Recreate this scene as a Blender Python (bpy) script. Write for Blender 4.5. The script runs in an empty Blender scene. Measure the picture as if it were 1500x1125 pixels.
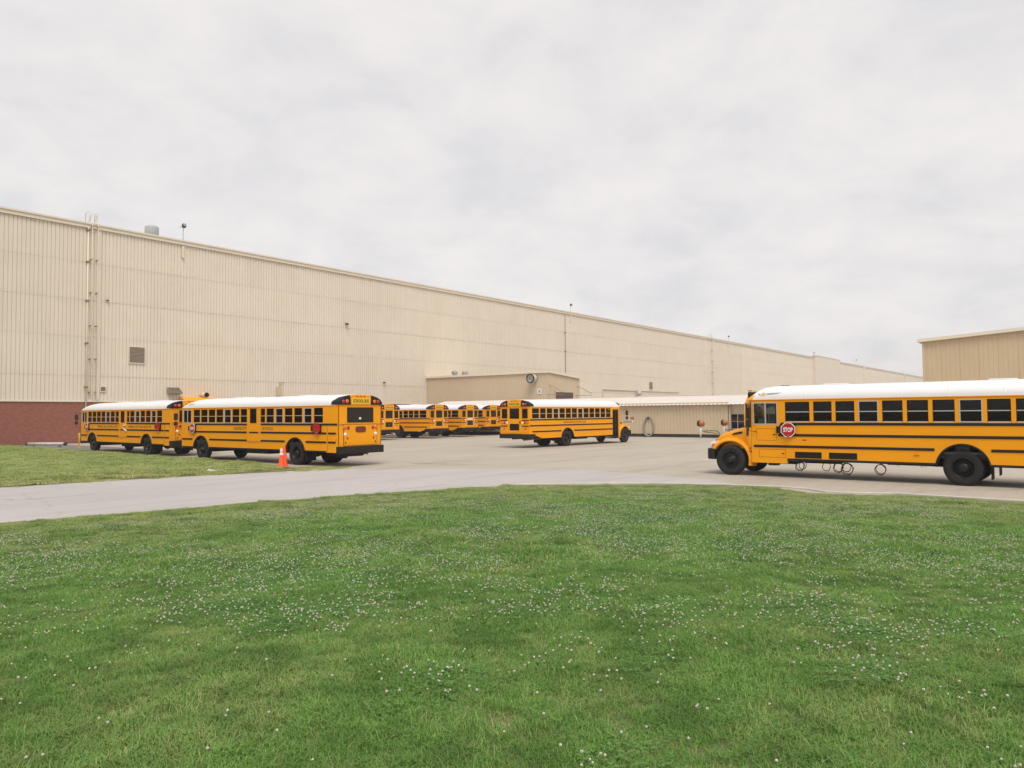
import bpy, bmesh, math, random
from mathutils import Matrix, Vector, noise
R = math.radians
random.seed(7)
SC = bpy.context.scene
COL = SC.collection

# ---------------------------------------------------------------- camera
FPX, PITCH, ROLL, CAMH = 1096.84, R(2.2393), R(0.452), 2.198
cam_d = bpy.data.cameras.new('camera'); cam = bpy.data.objects.new('camera', cam_d); COL.objects.link(cam)
cam_d.sensor_width = 36.0; cam_d.lens = FPX / 1500 * 36.0; cam_d.clip_end = 6000; cam_d.clip_start = 0.1
d_ = Vector((0, math.cos(PITCH), math.sin(PITCH))); u_ = Vector((0, -math.sin(PITCH), math.cos(PITCH))); x_ = Vector((1, 0, 0))
rt = x_ * math.cos(ROLL) - u_ * math.sin(ROLL); up = x_ * math.sin(ROLL) + u_ * math.cos(ROLL)
m = Matrix((rt, up, -d_)).transposed().to_4x4(); m.translation = (0, 0, CAMH)
cam.matrix_world = m
SC.camera = cam

# ---------------------------------------------------------------- sky, sun, exposure
SUN_EL, SUN_AZ = R(58), R(168)          # azimuth clockwise from +Y: behind the camera, to the right
W = bpy.data.worlds.new('World'); SC.world = W; W.use_nodes = True
nt = W.node_tree; N = nt.nodes; L = nt.links; N.clear()
out = N.new('ShaderNodeOutputWorld')
sky = N.new('ShaderNodeTexSky'); sky.sky_type = 'NISHITA'; sky.sun_disc = False
sky.sun_elevation = SUN_EL; sky.sun_rotation = SUN_AZ
bg1 = N.new('ShaderNodeBackground'); bg1.inputs[1].default_value = 0.07; L.new(sky.outputs[0], bg1.inputs[0])
tc = N.new('ShaderNodeTexCoord'); sep = N.new('ShaderNodeSeparateXYZ'); L.new(tc.outputs['Generated'], sep.inputs[0])
def mnode(op, a, b=None):
    n = N.new('ShaderNodeMath'); n.operation = op
    for i, v in ((0, a), (1, b)):
        if v is None: continue
        if isinstance(v, (int, float)): n.inputs[i].default_value = v
        else: L.new(v, n.inputs[i])
    return n.outputs[0]
az = mnode('ADD', mnode('ABSOLUTE', sep.outputs[2]), 0.30)
cx = mnode('DIVIDE', sep.outputs[0], az); cy = mnode('DIVIDE', sep.outputs[1], az)
cmb = N.new('ShaderNodeCombineXYZ'); L.new(cx, cmb.inputs[0]); L.new(cy, cmb.inputs[1])
n1 = N.new('ShaderNodeTexNoise'); n1.inputs['Scale'].default_value = 3.5; n1.inputs['Detail'].default_value = 7; n1.inputs['Roughness'].default_value = .60; n1.inputs['Distortion'].default_value = .25
L.new(cmb.outputs[0], n1.inputs['Vector'])
cr = N.new('ShaderNodeValToRGB'); L.new(n1.outputs['Fac'], cr.inputs[0])
cr.color_ramp.elements[0].position = .33; cr.color_ramp.elements[0].color = (.578, .570, .576, 1)
cr.color_ramp.elements[1].position = .62; cr.color_ramp.elements[1].color = (.690, .658, .648, 1)
e_ = cr.color_ramp.elements.new(.45); e_.color = (.632, .612, .610, 1)
bg2 = N.new('ShaderNodeBackground'); bg2.inputs[1].default_value = 0.825; L.new(cr.outputs[0], bg2.inputs[0])
mx = N.new('ShaderNodeMixShader'); mx.inputs[0].default_value = .93
L.new(bg1.outputs[0], mx.inputs[1]); L.new(bg2.outputs[0], mx.inputs[2]); L.new(mx.outputs[0], out.inputs[0])
sun_d = bpy.data.lights.new('sun', 'SUN'); sun_d.energy = 1.5; sun_d.angle = R(32); sun_d.color = (1, .955, .89)
sun = bpy.data.objects.new('sun', sun_d); COL.objects.link(sun)
sdir = Vector((math.sin(SUN_AZ) * math.cos(SUN_EL), math.cos(SUN_AZ) * math.cos(SUN_EL), math.sin(SUN_EL)))
sun.rotation_euler = sdir.to_track_quat('Z', 'Y').to_euler()
VS = SC.view_settings; VS.view_transform = 'Standard'; VS.look = 'None'; VS.gamma = 1; VS.exposure = 0.72; VS.use_curve_mapping = False

# ---------------------------------------------------------------- materials
M = {}
def mat(name, col, rough=.6, metal=0., var=0., vscale=3., bump=0., bscale=40., coat=0., vcol=None, objvar=0., spec=.5):
    m = bpy.data.materials.new(name); m.use_nodes = True; t = m.node_tree; n = t.nodes; b = n['Principled BSDF']
    b.inputs['Roughness'].default_value = rough; b.inputs['Metallic'].default_value = metal
    b.inputs['Coat Weight'].default_value = coat; b.inputs['Specular IOR Level'].default_value = spec
    b.inputs['Base Color'].default_value = (*col, 1)
    if var > 0 or bump > 0 or objvar > 0:
        g = n.new('ShaderNodeNewGeometry')
    cur = None
    if var > 0:
        nz = n.new('ShaderNodeTexNoise'); nz.inputs['Scale'].default_value = vscale; nz.inputs['Detail'].default_value = 6; nz.inputs['Roughness'].default_value = .6
        t.links.new(g.outputs['Position'], nz.inputs['Vector'])
        mp = n.new('ShaderNodeMapRange'); mp.inputs[1].default_value = .3; mp.inputs[2].default_value = .7; t.links.new(nz.outputs['Fac'], mp.inputs[0])
        mix = n.new('ShaderNodeMix'); mix.data_type = 'RGBA'
        c2 = vcol if vcol else tuple(c * (1 - var) for c in col)
        mix.inputs[6].default_value = (*c2, 1); mix.inputs[7].default_value = (*col, 1)
        t.links.new(mp.outputs[0], mix.inputs[0]); cur = mix.outputs[2]
    if objvar > 0:
        oi = n.new('ShaderNodeObjectInfo'); mp2 = n.new('ShaderNodeMapRange'); mp2.inputs[3].default_value = 1 - objvar; mp2.inputs[4].default_value = 1 + objvar
        t.links.new(oi.outputs['Random'], mp2.inputs[0])
        hs = n.new('ShaderNodeHueSaturation'); t.links.new(mp2.outputs[0], hs.inputs['Value'])
        if cur: t.links.new(cur, hs.inputs['Color'])
        else: hs.inputs['Color'].default_value = (*col, 1)
        cur = hs.outputs[0]
    if cur: t.links.new(cur, b.inputs['Base Color'])
    if bump > 0:
        nb = n.new('ShaderNodeTexNoise'); nb.inputs['Scale'].default_value = bscale; nb.inputs['Detail'].default_value = 4
        t.links.new(g.outputs['Position'], nb.inputs['Vector'])
        bp = n.new('ShaderNodeBump'); bp.inputs['Strength'].default_value = bump; bp.inputs['Distance'].default_value = .02
        t.links.new(nb.outputs['Fac'], bp.inputs['Height']); t.links.new(bp.outputs[0], b.inputs['Normal'])
    M[name] = m; return m
mat('yellow', (.895, .355, .002), .42, var=.06, vscale=1.3, spec=.22)
mat('sign_yellow', (.84, .52, .012), .5)
mat('roof_white', (.76, .75, .76), .45, var=.05, vscale=2.)
mat('black', (.011, .009, .010), .6, spec=.3)
mat('satin_black', (.017, .014, .015), .55, var=.3, vscale=6, spec=.3)
mat('rubber', (.013, .011, .012), .8, var=.35, vscale=9, bump=.2, bscale=60)
mat('rim', (.010, .009, .010), .42, spec=.35)
mat('chassis', (.028, .024, .023), .8, var=.4, vscale=7)
mat('alu', (.62, .61, .60), .4, metal=.2)
mat('frame_white', (.46, .46, .46), .45)
mat('red', (.42, .012, .010), .5, spec=.3)
mat('lamp_red', (.42, .012, .01), .25, coat=.5)
mat('lamp_amber', (.72, .13, .012), .25, coat=.5)
mat('lamp_white', (.78, .78, .78), .2, coat=.5)
mat('white_paint', (.80, .79, .77), .5)
mat('dull_white', (.55, .53, .50), .6, var=.2, vscale=4)
mat('letter_dark', (.12, .03, .004), .6)
mat('letter_black', (.02, .017, .01), .6)
mat('reflector_brown', (.16, .022, .014), .4)
mat('seat', (.045, .04, .035), .7)
mat('interior', (.22, .21, .20), .8)
mat('grab_yellow', (.62, .40, .07), .5)
mat('vest_green', (.16, .55, .20), .7)
def b_wall(base, streak):
    def f(t, n, l, b):
        g = n.new('ShaderNodeNewGeometry'); mp = n.new('ShaderNodeMapping'); mp.inputs['Scale'].default_value = (1, 1, .06); l.new(g.outputs['Position'], mp.inputs[0])
        c = mixc(n, l, rng(n, l, nz(n, l, mp.outputs[0], 1.6, 5, .65), .44, .76, 0, .55), base, streak)
        c = mixc(n, l, rng(n, l, nz(n, l, g.outputs['Position'], .35, 4), .42, .68, 0, .45), c, streak)
        oi = n.new('ShaderNodeObjectInfo'); hs = n.new('ShaderNodeHueSaturation'); l.new(rng(n, l, oi.outputs['Random'], 0., 1., .985, 1.015), hs.inputs['Value']); l.new(c, hs.inputs['Color'])
        l.new(hs.outputs[0], b.inputs['Base Color']); b.inputs['Roughness'].default_value = .55; b.inputs['Specular IOR Level'].default_value = .3
    return f
_late = []
mat('wall_trim', (.77, .69, .565), .5, var=.05, vscale=.7, spec=.3)
mat('annex_wall', (.60, .49, .345), .55, var=.05, vscale=.6, objvar=.012, spec=.3)
mat('right_wall', (.60, .475, .305), .55, var=.06, vscale=.8, objvar=.015, spec=.3)
mat('shed_wall', (.60, .49, .34), .6, var=.09, vscale=.9, objvar=.015, spec=.3)
mat('shed_roof', (.66, .60, .54), .5, var=.08, vscale=1.5, spec=.3)
mat('rust', (.34, .22, .12), .8, var=.4, vscale=8)
mat('galv', (.33, .33, .32), .5, metal=.2, var=.15, vscale=4)
mat('vent_grey', (.38, .42, .41), .5)
mat('louver', (.27, .22, .155), .6)
mat('dark', (.03, .026, .025), .7)
mat('brown_door', (.10, .065, .05), .6)
mat('cone', (.92, .085, .012), .5)
mat('kerb', (.56, .52, .47), .85, var=.15, vscale=3, bump=.3)
mat('lens_grey', (.30, .30, .29), .3)
mat('bus_reflection', (.42, .15, .03), .3)  # orange-brown paints the yellow bus as reflected in the crossview mirrors
mat('lap_shade', (.66, .575, .46), .7, var=.2, vscale=.8)  # darker tan puts the shadow of the sheet laps into the colour

def glass(name, tint, gloss_rough=.02, solid=None):
    m = bpy.data.materials.new(name); m.use_nodes = True; t = m.node_tree; n = t.nodes; n.clear()
    o = n.new('ShaderNodeOutputMaterial'); tr = n.new('ShaderNodeBsdfTransparent'); tr.inputs[0].default_value = (*tint, 1)
    gl = n.new('ShaderNodeBsdfGlossy'); gl.inputs['Roughness'].default_value = gloss_rough
    fr = n.new('ShaderNodeFresnel'); fr.inputs[0].default_value = 1.45
    mxs = n.new('ShaderNodeMixShader'); t.links.new(fr.outputs[0], mxs.inputs[0]); t.links.new(tr.outputs[0], mxs.inputs[1]); t.links.new(gl.outputs[0], mxs.inputs[2])
    t.links.new(mxs.outputs[0], o.inputs[0]); M[name] = m; return m
glass('tint_glass', (.20, .175, .16)); glass('clear_glass', (.72, .77, .73))
mat('black_glass', (.008, .007, .008), .08, coat=.3)

def tex_material(name, build):
    m = bpy.data.materials.new(name); m.use_nodes = True; t = m.node_tree; build(t, t.nodes, t.links, t.nodes['Principled BSDF']); M[name] = m
def nz(n, l, vec, scale, detail=6, rough=.6):
    a = n.new('ShaderNodeTexNoise'); a.inputs['Scale'].default_value = scale; a.inputs['Detail'].default_value = detail; a.inputs['Roughness'].default_value = rough
    l.new(vec, a.inputs['Vector']); return a.outputs['Fac']
def mixc(n, l, fac, a, b):
    x = n.new('ShaderNodeMix'); x.data_type = 'RGBA'
    if isinstance(fac, float): x.inputs[0].default_value = fac
    else: l.new(fac, x.inputs[0])
    for i, c in ((6, a), (7, b)):
        if isinstance(c, tuple): x.inputs[i].default_value = (*c, 1)
        else: l.new(c, x.inputs[i])
    return x.outputs[2]
def rng(n, l, v, a, b, c=0., d=1.):
    x = n.new('ShaderNodeMapRange'); x.inputs[1].default_value = a; x.inputs[2].default_value = b; x.inputs[3].default_value = c; x.inputs[4].default_value = d
    l.new(v, x.inputs[0]); return x.outputs[0]
WA = R(52.16)
tex_material('wall', b_wall((.745, .668, .555), (.680, .595, .478)))
def b_brick(t, n, l, b):
    g = n.new('ShaderNodeTexCoord'); mp = n.new('ShaderNodeMapping'); mp.inputs['Rotation'].default_value = (R(90), 0, 0); l.new(g.outputs['Object'], mp.inputs[0])
    br = n.new('ShaderNodeTexBrick'); l.new(mp.outputs[0], br.inputs['Vector'])
    br.inputs['Scale'].default_value = 1; br.inputs['Brick Width'].default_value = .21; br.inputs['Row Height'].default_value = .072; br.inputs['Mortar Size'].default_value = .008
    br.inputs['Color1'].default_value = (.19, .040, .023, 1); br.inputs['Color2'].default_value = (.29, .070, .040, 1); br.inputs['Mortar'].default_value = (.33, .20, .145, 1)
    f = rng(n, l, nz(n, l, g.outputs['Object'], 3.4, 9, .8), .42, .62)
    c = mixc(n, l, f, br.outputs['Color'], mixc(n, l, .40, br.outputs['Color'], (.36, .15, .10)))
    mp3 = n.new('ShaderNodeMapping'); mp3.inputs['Scale'].default_value = (3.2, 1, 11); l.new(g.outputs['Object'], mp3.inputs[0])
    sp = nz(n, l, mp3.outputs[0], 1.0, 3, .8)
    c = mixc(n, l, rng(n, l, sp, .58, .72, 0, .7), c, (.46, .29, .21)); c = mixc(n, l, rng(n, l, sp, .46, .30, 0, .6), c, (.13, .03, .02))
    l.new(c, b.inputs['Base Color']); b.inputs['Roughness'].default_value = .85
    bp = n.new('ShaderNodeBump'); bp.inputs['Strength'].default_value = .5; bp.inputs['Distance'].default_value = .01; bp.invert = True
    l.new(br.outputs['Fac'], bp.inputs['Height']); l.new(bp.outputs[0], b.inputs['Normal'])
tex_material('brick', b_brick)
def ground_mat(base, alt, stain, crack_scale, joints, sk=.6):
    def f(t, n, l, b):
        g = n.new('ShaderNodeNewGeometry'); mp = n.new('ShaderNodeMapping'); mp.vector_type = 'TEXTURE'; mp.inputs['Rotation'].default_value = (0, 0, WA); l.new(g.outputs['Position'], mp.inputs[0])
        P = mp.outputs[0]
        c = mixc(n, l, rng(n, l, nz(n, l, P, .14, 5), .38, .62), base, alt)
        mp2 = n.new('ShaderNodeMapping'); mp2.inputs['Scale'].default_value = (.12, .5, 1); l.new(P, mp2.inputs[0])
        c = mixc(n, l, rng(n, l, nz(n, l, mp2.outputs[0], 1.1, 6, .65), .50, .70, 0, sk), c, stain)
        mp4 = n.new('ShaderNodeMapping'); mp4.inputs['Scale'].default_value = (.05, 3.0, 1); l.new(P, mp4.inputs[0])
        c = mixc(n, l, rng(n, l, nz(n, l, mp4.outputs[0], 1.0, 5, .7), .48, .70, 0, sk*.6), c, stain)
        c = mixc(n, l, rng(n, l, nz(n, l, P, 38, 3, .7), .35, .75, 0, .22), c, tuple(x * .55 for x in base))
        c = mixc(n, l, rng(n, l, nz(n, l, P, .9, 8, .7), .60, .72, 0, .35), c, tuple(x * .72 for x in base))
        # hairline cracks that wander
        vo = n.new('ShaderNodeTexVoronoi'); vo.feature = 'DISTANCE_TO_EDGE'; vo.inputs['Scale'].default_value = crack_scale
        dm = n.new('ShaderNodeVectorMath'); dm.operation = 'ADD'; nn = n.new('ShaderNodeTexNoise'); nn.inputs['Scale'].default_value = .8; nn.inputs['Detail'].default_value = 5; l.new(P, nn.inputs['Vector'])
        l.new(P, dm.inputs[0]); l.new(nn.outputs['Color'], dm.inputs[1]); l.new(dm.outputs[0], vo.inputs['Vector'])
        c = mixc(n, l, rng(n, l, vo.outputs['Distance'], .0, .005, .16, 0), c, (.07, .06, .05))
        if joints:
            s = n.new('ShaderNodeSeparateXYZ'); l.new(P, s.inputs[0])
            for k, pitch in ((0, 6.1), (1, 4.6)):
                mo = n.new('ShaderNodeMath'); mo.operation = 'PINGPONG'; mo.inputs[1].default_value = pitch / 2; l.new(s.outputs[k], mo.inputs[0])
                c = mixc(n, l, rng(n, l, mo.outputs[0], .0, .03, .45, 0), c, tuple(x * .5 for x in base))
        l.new(c, b.inputs['Base Color']); b.inputs['Roughness'].default_value = .9
        bp = n.new('ShaderNodeBump'); bp.inputs['Strength'].default_value = .25; bp.inputs['Distance'].default_value = .01
        l.new(nz(n, l, P, 60, 4), bp.inputs['Height']); l.new(bp.outputs[0], b.inputs['Normal'])
    return f
tex_material('lot', ground_mat((.440, .385, .310), (.40, .36, .30), (.315, .265, .20), .05, True, .75))
tex_material('road', ground_mat((.460, .425, .405), (.41, .385, .37), (.325, .305, .29), .10, False, .75))
tex_material('asphalt', ground_mat((.21, .19, .175), (.17, .155, .145), (.12, .11, .10), .3, False))
def b_soil(t, n, l, b):
    g = n.new('ShaderNodeNewGeometry'); P = g.outputs['Position']
    c = mixc(n, l, rng(n, l, nz(n, l, P, 9, 6), .3, .7), (.075, .095, .028), (.17, .145, .065))
    c = mixc(n, l, rng(n, l, nz(n, l, P, .5, 4), .42, .62), c, (.10, .125, .035))
    l.new(c, b.inputs['Base Color']); b.inputs['Roughness'].default_value = .95
tex_material('lawn_soil', b_soil)
def b_grass(green, light, dry, dryamt):
    def f(t, n, l, b):
        g = n.new('ShaderNodeNewGeometry'); P = g.outputs['Position']
        at = n.new('ShaderNodeAttribute'); at.attribute_name = 'blade'; s = n.new('ShaderNodeSeparateColor'); l.new(at.outputs['Color'], s.inputs[0])
        c = mixc(n, l, s.outputs[0], green, light)
        # patchiness: straw coloured and lush areas
        a = n.new('ShaderNodeMath'); a.operation = 'MULTIPLY_ADD'
        l.new(nz(n, l, P, .55, 5, .65), a.inputs[0]); a.inputs[1].default_value = 3.0; a.inputs[2].default_value = -1.40 + dryamt
        a2 = n.new('ShaderNodeMath'); a2.operation = 'ADD'; a2.use_clamp = True
        l.new(a.outputs[0], a2.inputs[0]); l.new(rng(n, l, nz(n, l, P, 4.5, 4, .6), .35, .7, -.25, .35), a2.inputs[1])
        a3 = n.new('ShaderNodeMath'); a3.operation = 'MULTIPLY'; l.new(a2.outputs[0], a3.inputs[0]); l.new(rng(n, l, s.outputs[1], .25, .95, .0, 1.), a3.inputs[1])
        c = mixc(n, l, a3.outputs[0], c, dry)
        c = mixc(n, l, rng(n, l, s.outputs[2], .88, .92, 0., .65), c, dry)
        sz = n.new('ShaderNodeSeparateXYZ'); l.new(P, sz.inputs[0]); c = mixc(n, l, rng(n, l, sz.outputs[2], .08, .20, .45, 0.), c, dry)
        c = mixc(n, l, rng(n, l, nz(n, l, P, 1.7, 3), .42, .66, .0, .55), c, tuple(x * .60 for x in green))
        l.new(c, b.inputs['Base Color']); b.inputs['Roughness'].default_value = .55; b.inputs['Specular IOR Level'].default_value = .25
        tr = n.new('ShaderNodeBsdfTranslucent'); l.new(c, tr.inputs[0])
        ms = n.new('ShaderNodeMixShader'); ms.inputs[0].default_value = .30; l.new(b.outputs[0], ms.inputs[1]); l.new(tr.outputs[0], ms.inputs[2])
        l.new(ms.outputs[0], n['Material Output'].inputs[0])
    return f
tex_material('grass', b_grass((.110, .258, .040), (.262, .458, .106), (.55, .50, .23), .03))
tex_material('grass_far', b_grass((.185, .335, .060), (.32, .47, .125), (.70, .62, .31), .46))
mat('clover', (.66, .625, .52), .8, var=.25, vscale=9)
mat('clover_leaf', (.115, .275, .045), .6, var=.3, vscale=25)
mat('clover_stem', (.12, .22, .05), .7)

# ---------------------------------------------------------------- mesh builder
class MB:
    def __init__(s): s.v = []; s.f = []; s.mi = []; s.sm = []; s.cur = 0; s.smooth = False
    def add(s, vs, fs):
        o = len(s.v); s.v += [tuple(p) for p in vs]
        for f in fs: s.f.append(tuple(i + o for i in f)); s.mi.append(s.cur); s.sm.append(s.smooth)
        return s
    def box(s, x0, x1, y0, y1, z0, z1):
        if x0 > x1: x0, x1 = x1, x0
        if y0 > y1: y0, y1 = y1, y0
        if z0 > z1: z0, z1 = z1, z0
        return s.add([(x0,y0,z0),(x1,y0,z0),(x1,y1,z0),(x0,y1,z0),(x0,y0,z1),(x1,y0,z1),(x1,y1,z1),(x0,y1,z1)],
            [(0,3,2,1),(4,5,6,7),(0,1,5,4),(1,2,6,5),(2,3,7,6),(3,0,4,7)])
    def prism(s, poly, axis, a, b):
        # poly in the two remaining axes (order: x->(y,z), y->(x,z), z->(x,y))
        def P(p, t): return {'x': (t, p[0], p[1]), 'y': (p[0], t, p[1]), 'z': (p[0], p[1], t)}[axis]
        n = len(poly); vs = [P(p, a) for p in poly] + [P(p, b) for p in poly]
        fs = [tuple(range(n)), tuple(range(2*n-1, n-1, -1))] + [(i, i+n, (i+1) % n + n, (i+1) % n) for i in range(n)]
        return s.add(vs, fs)
    def tube(s, pts, r, k=8, closed=False):
        pts = [Vector(p) for p in pts]; n = len(pts); vs = []
        for i, p in enumerate(pts):
            if closed: t = pts[(i+1) % n] - pts[i-1]
            else: t = pts[min(i+1, n-1)] - pts[max(i-1, 0)]
            t.normalize(); a = Vector((0,0,1)) if abs(t.z) < .9 else Vector((1,0,0)); u = t.cross(a).normalized(); w = t.cross(u)
            rr = r[i] if isinstance(r, (list, tuple)) else r
            vs += [p + (u*math.cos(2*math.pi*j/k) + w*math.sin(2*math.pi*j/k))*rr for j in range(k)]
        fs = []
        for i in range(n if closed else n-1):
            for j in range(k):
                a, b = i*k+j, i*k+(j+1) % k; c, d = ((i+1) % n)*k+(j+1) % k, ((i+1) % n)*k+j
                fs.append((a, b, c, d))
        if not closed: fs += [tuple(range(k-1, -1, -1)), tuple(range((n-1)*k, n*k))]
        return s.add(vs, fs)
    def lathe(s, prof, axis='z', k=24, c=(0,0,0), close=False):
        # prof: list of (radius, along)
        vs = []
        for r, h in prof:
            for j in range(k):
                a = 2*math.pi*j/k; p, q = r*math.cos(a), r*math.sin(a)
                vs.append({'z': (c[0]+p, c[1]+q, c[2]+h), 'y': (c[0]+p, c[1]+h, c[2]+q), 'x': (c[0]+h, c[1]+p, c[2]+q)}[axis])
        n = len(prof); fs = []
        for i in range(n if close else n-1):
            for j in range(k): fs.append((i*k+j, i*k+(j+1) % k, ((i+1) % n)*k+(j+1) % k, ((i+1) % n)*k+j))
        return s.add(vs, fs)
    def grid(s, rows, closed=False):
        n = len(rows[0]); vs = [p for r in rows for p in r]; fs = []
        for i in range(len(rows)-1):
            for j in range(n if closed else n-1): fs.append((i*n+j, i*n+(j+1) % n, (i+1)*n+(j+1) % n, (i+1)*n+j))
        return s.add(vs, fs)
    def mesh(s, name, mats):
        me = bpy.data.meshes.new(name); me.from_pydata(s.v, [], s.f)
        for mm in (mats if isinstance(mats, (list, tuple)) else [mats]): me.materials.append(M[mm])
        me.polygons.foreach_set('material_index', s.mi); me.polygons.foreach_set('use_smooth', s.sm)
        bm = bmesh.new(); bm.from_mesh(me); bmesh.ops.recalc_face_normals(bm, faces=bm.faces); bm.to_mesh(me); bm.free()
        me.update(); return me
    def build(s, name, mats, parent=None, loc=None, bevel=0):
        o = bpy.data.objects.new(name, s.mesh(name, mats)); COL.objects.link(o)
        if parent: o.parent = parent
        if loc: o.location = loc
        if bevel:
            b = o.modifiers.new('bevel', 'BEVEL'); b.width = bevel; b.segments = 2; b.limit_method = 'ANGLE'
        return o
def box(name, mt, parent, *b, bevel=0): return MB().box(*b).build(name, mt, parent, bevel=bevel)
def tag(o, label, cat, group=None, kind=None):
    if label: o['label'] = label
    if cat: o['category'] = cat
    if group: o['group'] = group
    if kind: o['kind'] = kind
    return o
def empty(name, loc=(0,0,0), rz=0):
    o = bpy.data.objects.new(name, None); COL.objects.link(o); o.location = loc; o.rotation_euler = (0, 0, rz); o.empty_display_size = .3; return o
def inst(name, me, parent, loc, rot=None, scale=None):
    o = bpy.data.objects.new(name, me); COL.objects.link(o); o.parent = parent; o.location = loc
    if rot: o.rotation_euler = rot
    if scale: o.scale = scale
    return o
def copy_tree(o, parent=None):
    c = o.copy(); COL.objects.link(c); c.parent = parent
    for ch in o.children: copy_tree(ch, c)
    return c
def lettering(txt, size, mt, parent, loc, face, width=None, name='lettering', ext=.002, bold=.0):
    cu = bpy.data.curves.new('t', 'FONT'); cu.body = txt; cu.size = size; cu.align_x = 'CENTER'; cu.align_y = 'CENTER'; cu.extrude = ext; cu.offset = bold; cu.resolution_u = 3
    t = bpy.data.objects.new('t', cu); COL.objects.link(t); bpy.context.view_layer.update()
    me = bpy.data.meshes.new_from_object(t.evaluated_get(bpy.context.evaluated_depsgraph_get())); bpy.data.objects.remove(t); bpy.data.curves.remove(cu)
    xs = [v.co.x for v in me.vertices]; ys = [v.co.y for v in me.vertices]; w = max(xs)-min(xs); k = (width/w) if width else 1
    cxm, cym = (max(xs)+min(xs))/2, (max(ys)+min(ys))/2
    X, Y, Z = {'left': ((-1,0,0),(0,0,1),(0,1,0)), 'right': ((1,0,0),(0,0,1),(0,-1,0)), 'rear': ((0,-1,0),(0,0,1),(-1,0,0)), 'front': ((0,1,0),(0,0,1),(1,0,0))}[face]
    mm = Matrix((X, Y, Z)).transposed()
    for v in me.vertices: v.co = mm @ Vector(((v.co.x-cxm)*k, v.co.y-cym, v.co.z))
    me.materials.clear(); me.materials.append(M[mt])
    o = bpy.data.objects.new(name, me); COL.objects.link(o); o.parent = parent; o.location = loc; return o

# site frame: s along the warehouse wall, n towards it
UX, UY = math.cos(WA), math.sin(WA)
def S2W(s, n, z=0.): return Vector((s*UX - n*UY, s*UY + n*UX, z))

# ---------------------------------------------------------------- ground
def sheet(name, poly, z, mt, site=True):
    b = MB(); pts = [S2W(p[0], p[1], z) if site else Vector((p[0], p[1], z)) for p in poly]
    b.add(pts, [tuple(range(len(pts)))]); o = b.build(name, mt); o['kind'] = 'structure'
    if o.data.polygons[0].normal.z < 0: o.data.flip_normals()
    return o
sheet('ground', [(-1500,-1500),(1500,-1500),(1500,1500),(-1500,1500)], -.06, 'lawn_soil', False)
PAD = [(18.6,25.0),(19.3,27.5),(19.75,31),(20.0,37),(20.75,47),(21.1,55),(21.3,60),(21.4,66.7)]
sheet('parking_lot', [(-80,-80),(420,-80),(420,66.7),(21.4,66.7)] + PAD[::-1][1:] + [(16.5,25.4),(13,24),(10,18),(10,0),(-80,-20)], 0., 'lot')
sheet('road', [(-70,33.5),(-20,29.2),(2,27.6),(8.8,27.1),(12.7,26.5),(17.2,25.1),(18.6,25.0),(21.5,21.5),(24.5,15.5),(23.2,10),(21.2,7.5),(15,12),(6,16),(-20,19),(-70,23.5)], .004, 'road')
sheet('bus_pad', [(21.0,66.7),(20.95,58),(20.6,47),(20.2,44),(24.6,44),(25,58),(25,66.7)], .006, 'asphalt')

# sealed cracks in the lot
def crack(pts, w, seed):
    rnd = random.Random(seed); P = []
    for a, c in zip(pts[:-1], pts[1:]):
        for i in range(14):
            f = i/14; P.append((a[0]+(c[0]-a[0])*f+rnd.uniform(-.05,.05), a[1]+(c[1]-a[1])*f+rnd.uniform(-.09,.09)))
    b = MB(); rows = []
    for i, c in enumerate(P):
        ww = w*rnd.uniform(.3, 1.2)*min(1, i/6, (len(P)-1-i)/6+.05); rows.append([(c[0], c[1]-ww, .008), (c[0], c[1]+ww, .008)])
    b.grid(rows); o = b.build('crack_seal', 'asphalt'); o['kind'] = 'structure'
    for f_ in o.data.polygons:
        if f_.normal.z < 0: o.data.flip_normals(); break
crack([(-5.2,34.2),(-3.4,33.0),(-1.9,32.6)], .06, 1); crack([(-3.8,31.6),(-2.2,32.1),(-.6,32.2)], .035, 2); crack([(6.4,29.9),(7.3,30.0)], .03, 3); crack([(-14.5,19.6),(-12.6,20.3),(-11.4,22.0)], .02, 4)
# near lawn: a gentle rise that the photographer stands on
EDGE = [(-40.0,-2.5),(-24.5,5.3),(-10.51,15.44),(-9.56,16.19),(-8.51,17.03),(-7.35,17.95),(-6.05,18.98),(-4.55,19.97),(-2.89,21.07),(-1.03,22.09),(.18,22.52),(2.03,22.58),(4.06,22.45),(5.98,21.95),(7.45,21.15),(7.75,20.44),(7.88,19.73),(8.85,19.33),(9.65,19.2),(10.8,18.2),(11.85,17.3),(17,12.9),(24,6.9),(33,-.8)]
def seg_d(p, a, b):
    ax, ay = a; bx, by = b; dx, dy = bx-ax, by-ay; t = max(0, min(1, ((p[0]-ax)*dx+(p[1]-ay)*dy)/(dx*dx+dy*dy)))
    return math.hypot(p[0]-ax-t*dx, p[1]-ay-t*dy)
def edge_d(x, y): return min(seg_d((x, y), EDGE[i], EDGE[i+1]) for i in range(len(EDGE)-1))
def lawn_z(x, y, d=None):
    if d is None: d = edge_d(x, y)
    t = min(1, d/19.); t = t*t*(3-2*t)*.6 + t*.4
    e = min(1, d/.8)
    return .035 + .50*t + e*(.030*noise.noise(Vector((x*.45, y*.45, 0))) + .016*noise.noise(Vector((x*1.6, y*1.6, 3))))
def resample(P, step):
    o = []
    for a, b in zip(P[:-1], P[1:]):
        k = max(1, int(math.hypot(b[0]-a[0], b[1]-a[1])/step))
        o += [(a[0]+(b[0]-a[0])*i/k, a[1]+(b[1]-a[1])*i/k) for i in range(k)]
    return o + [P[-1]]
ER = resample(EDGE, .45); rows = []
TT = [0, .004, .01, .018, .03] + [.03 + .97*(i/44)**1.1 for i in range(1, 45)]
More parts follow.
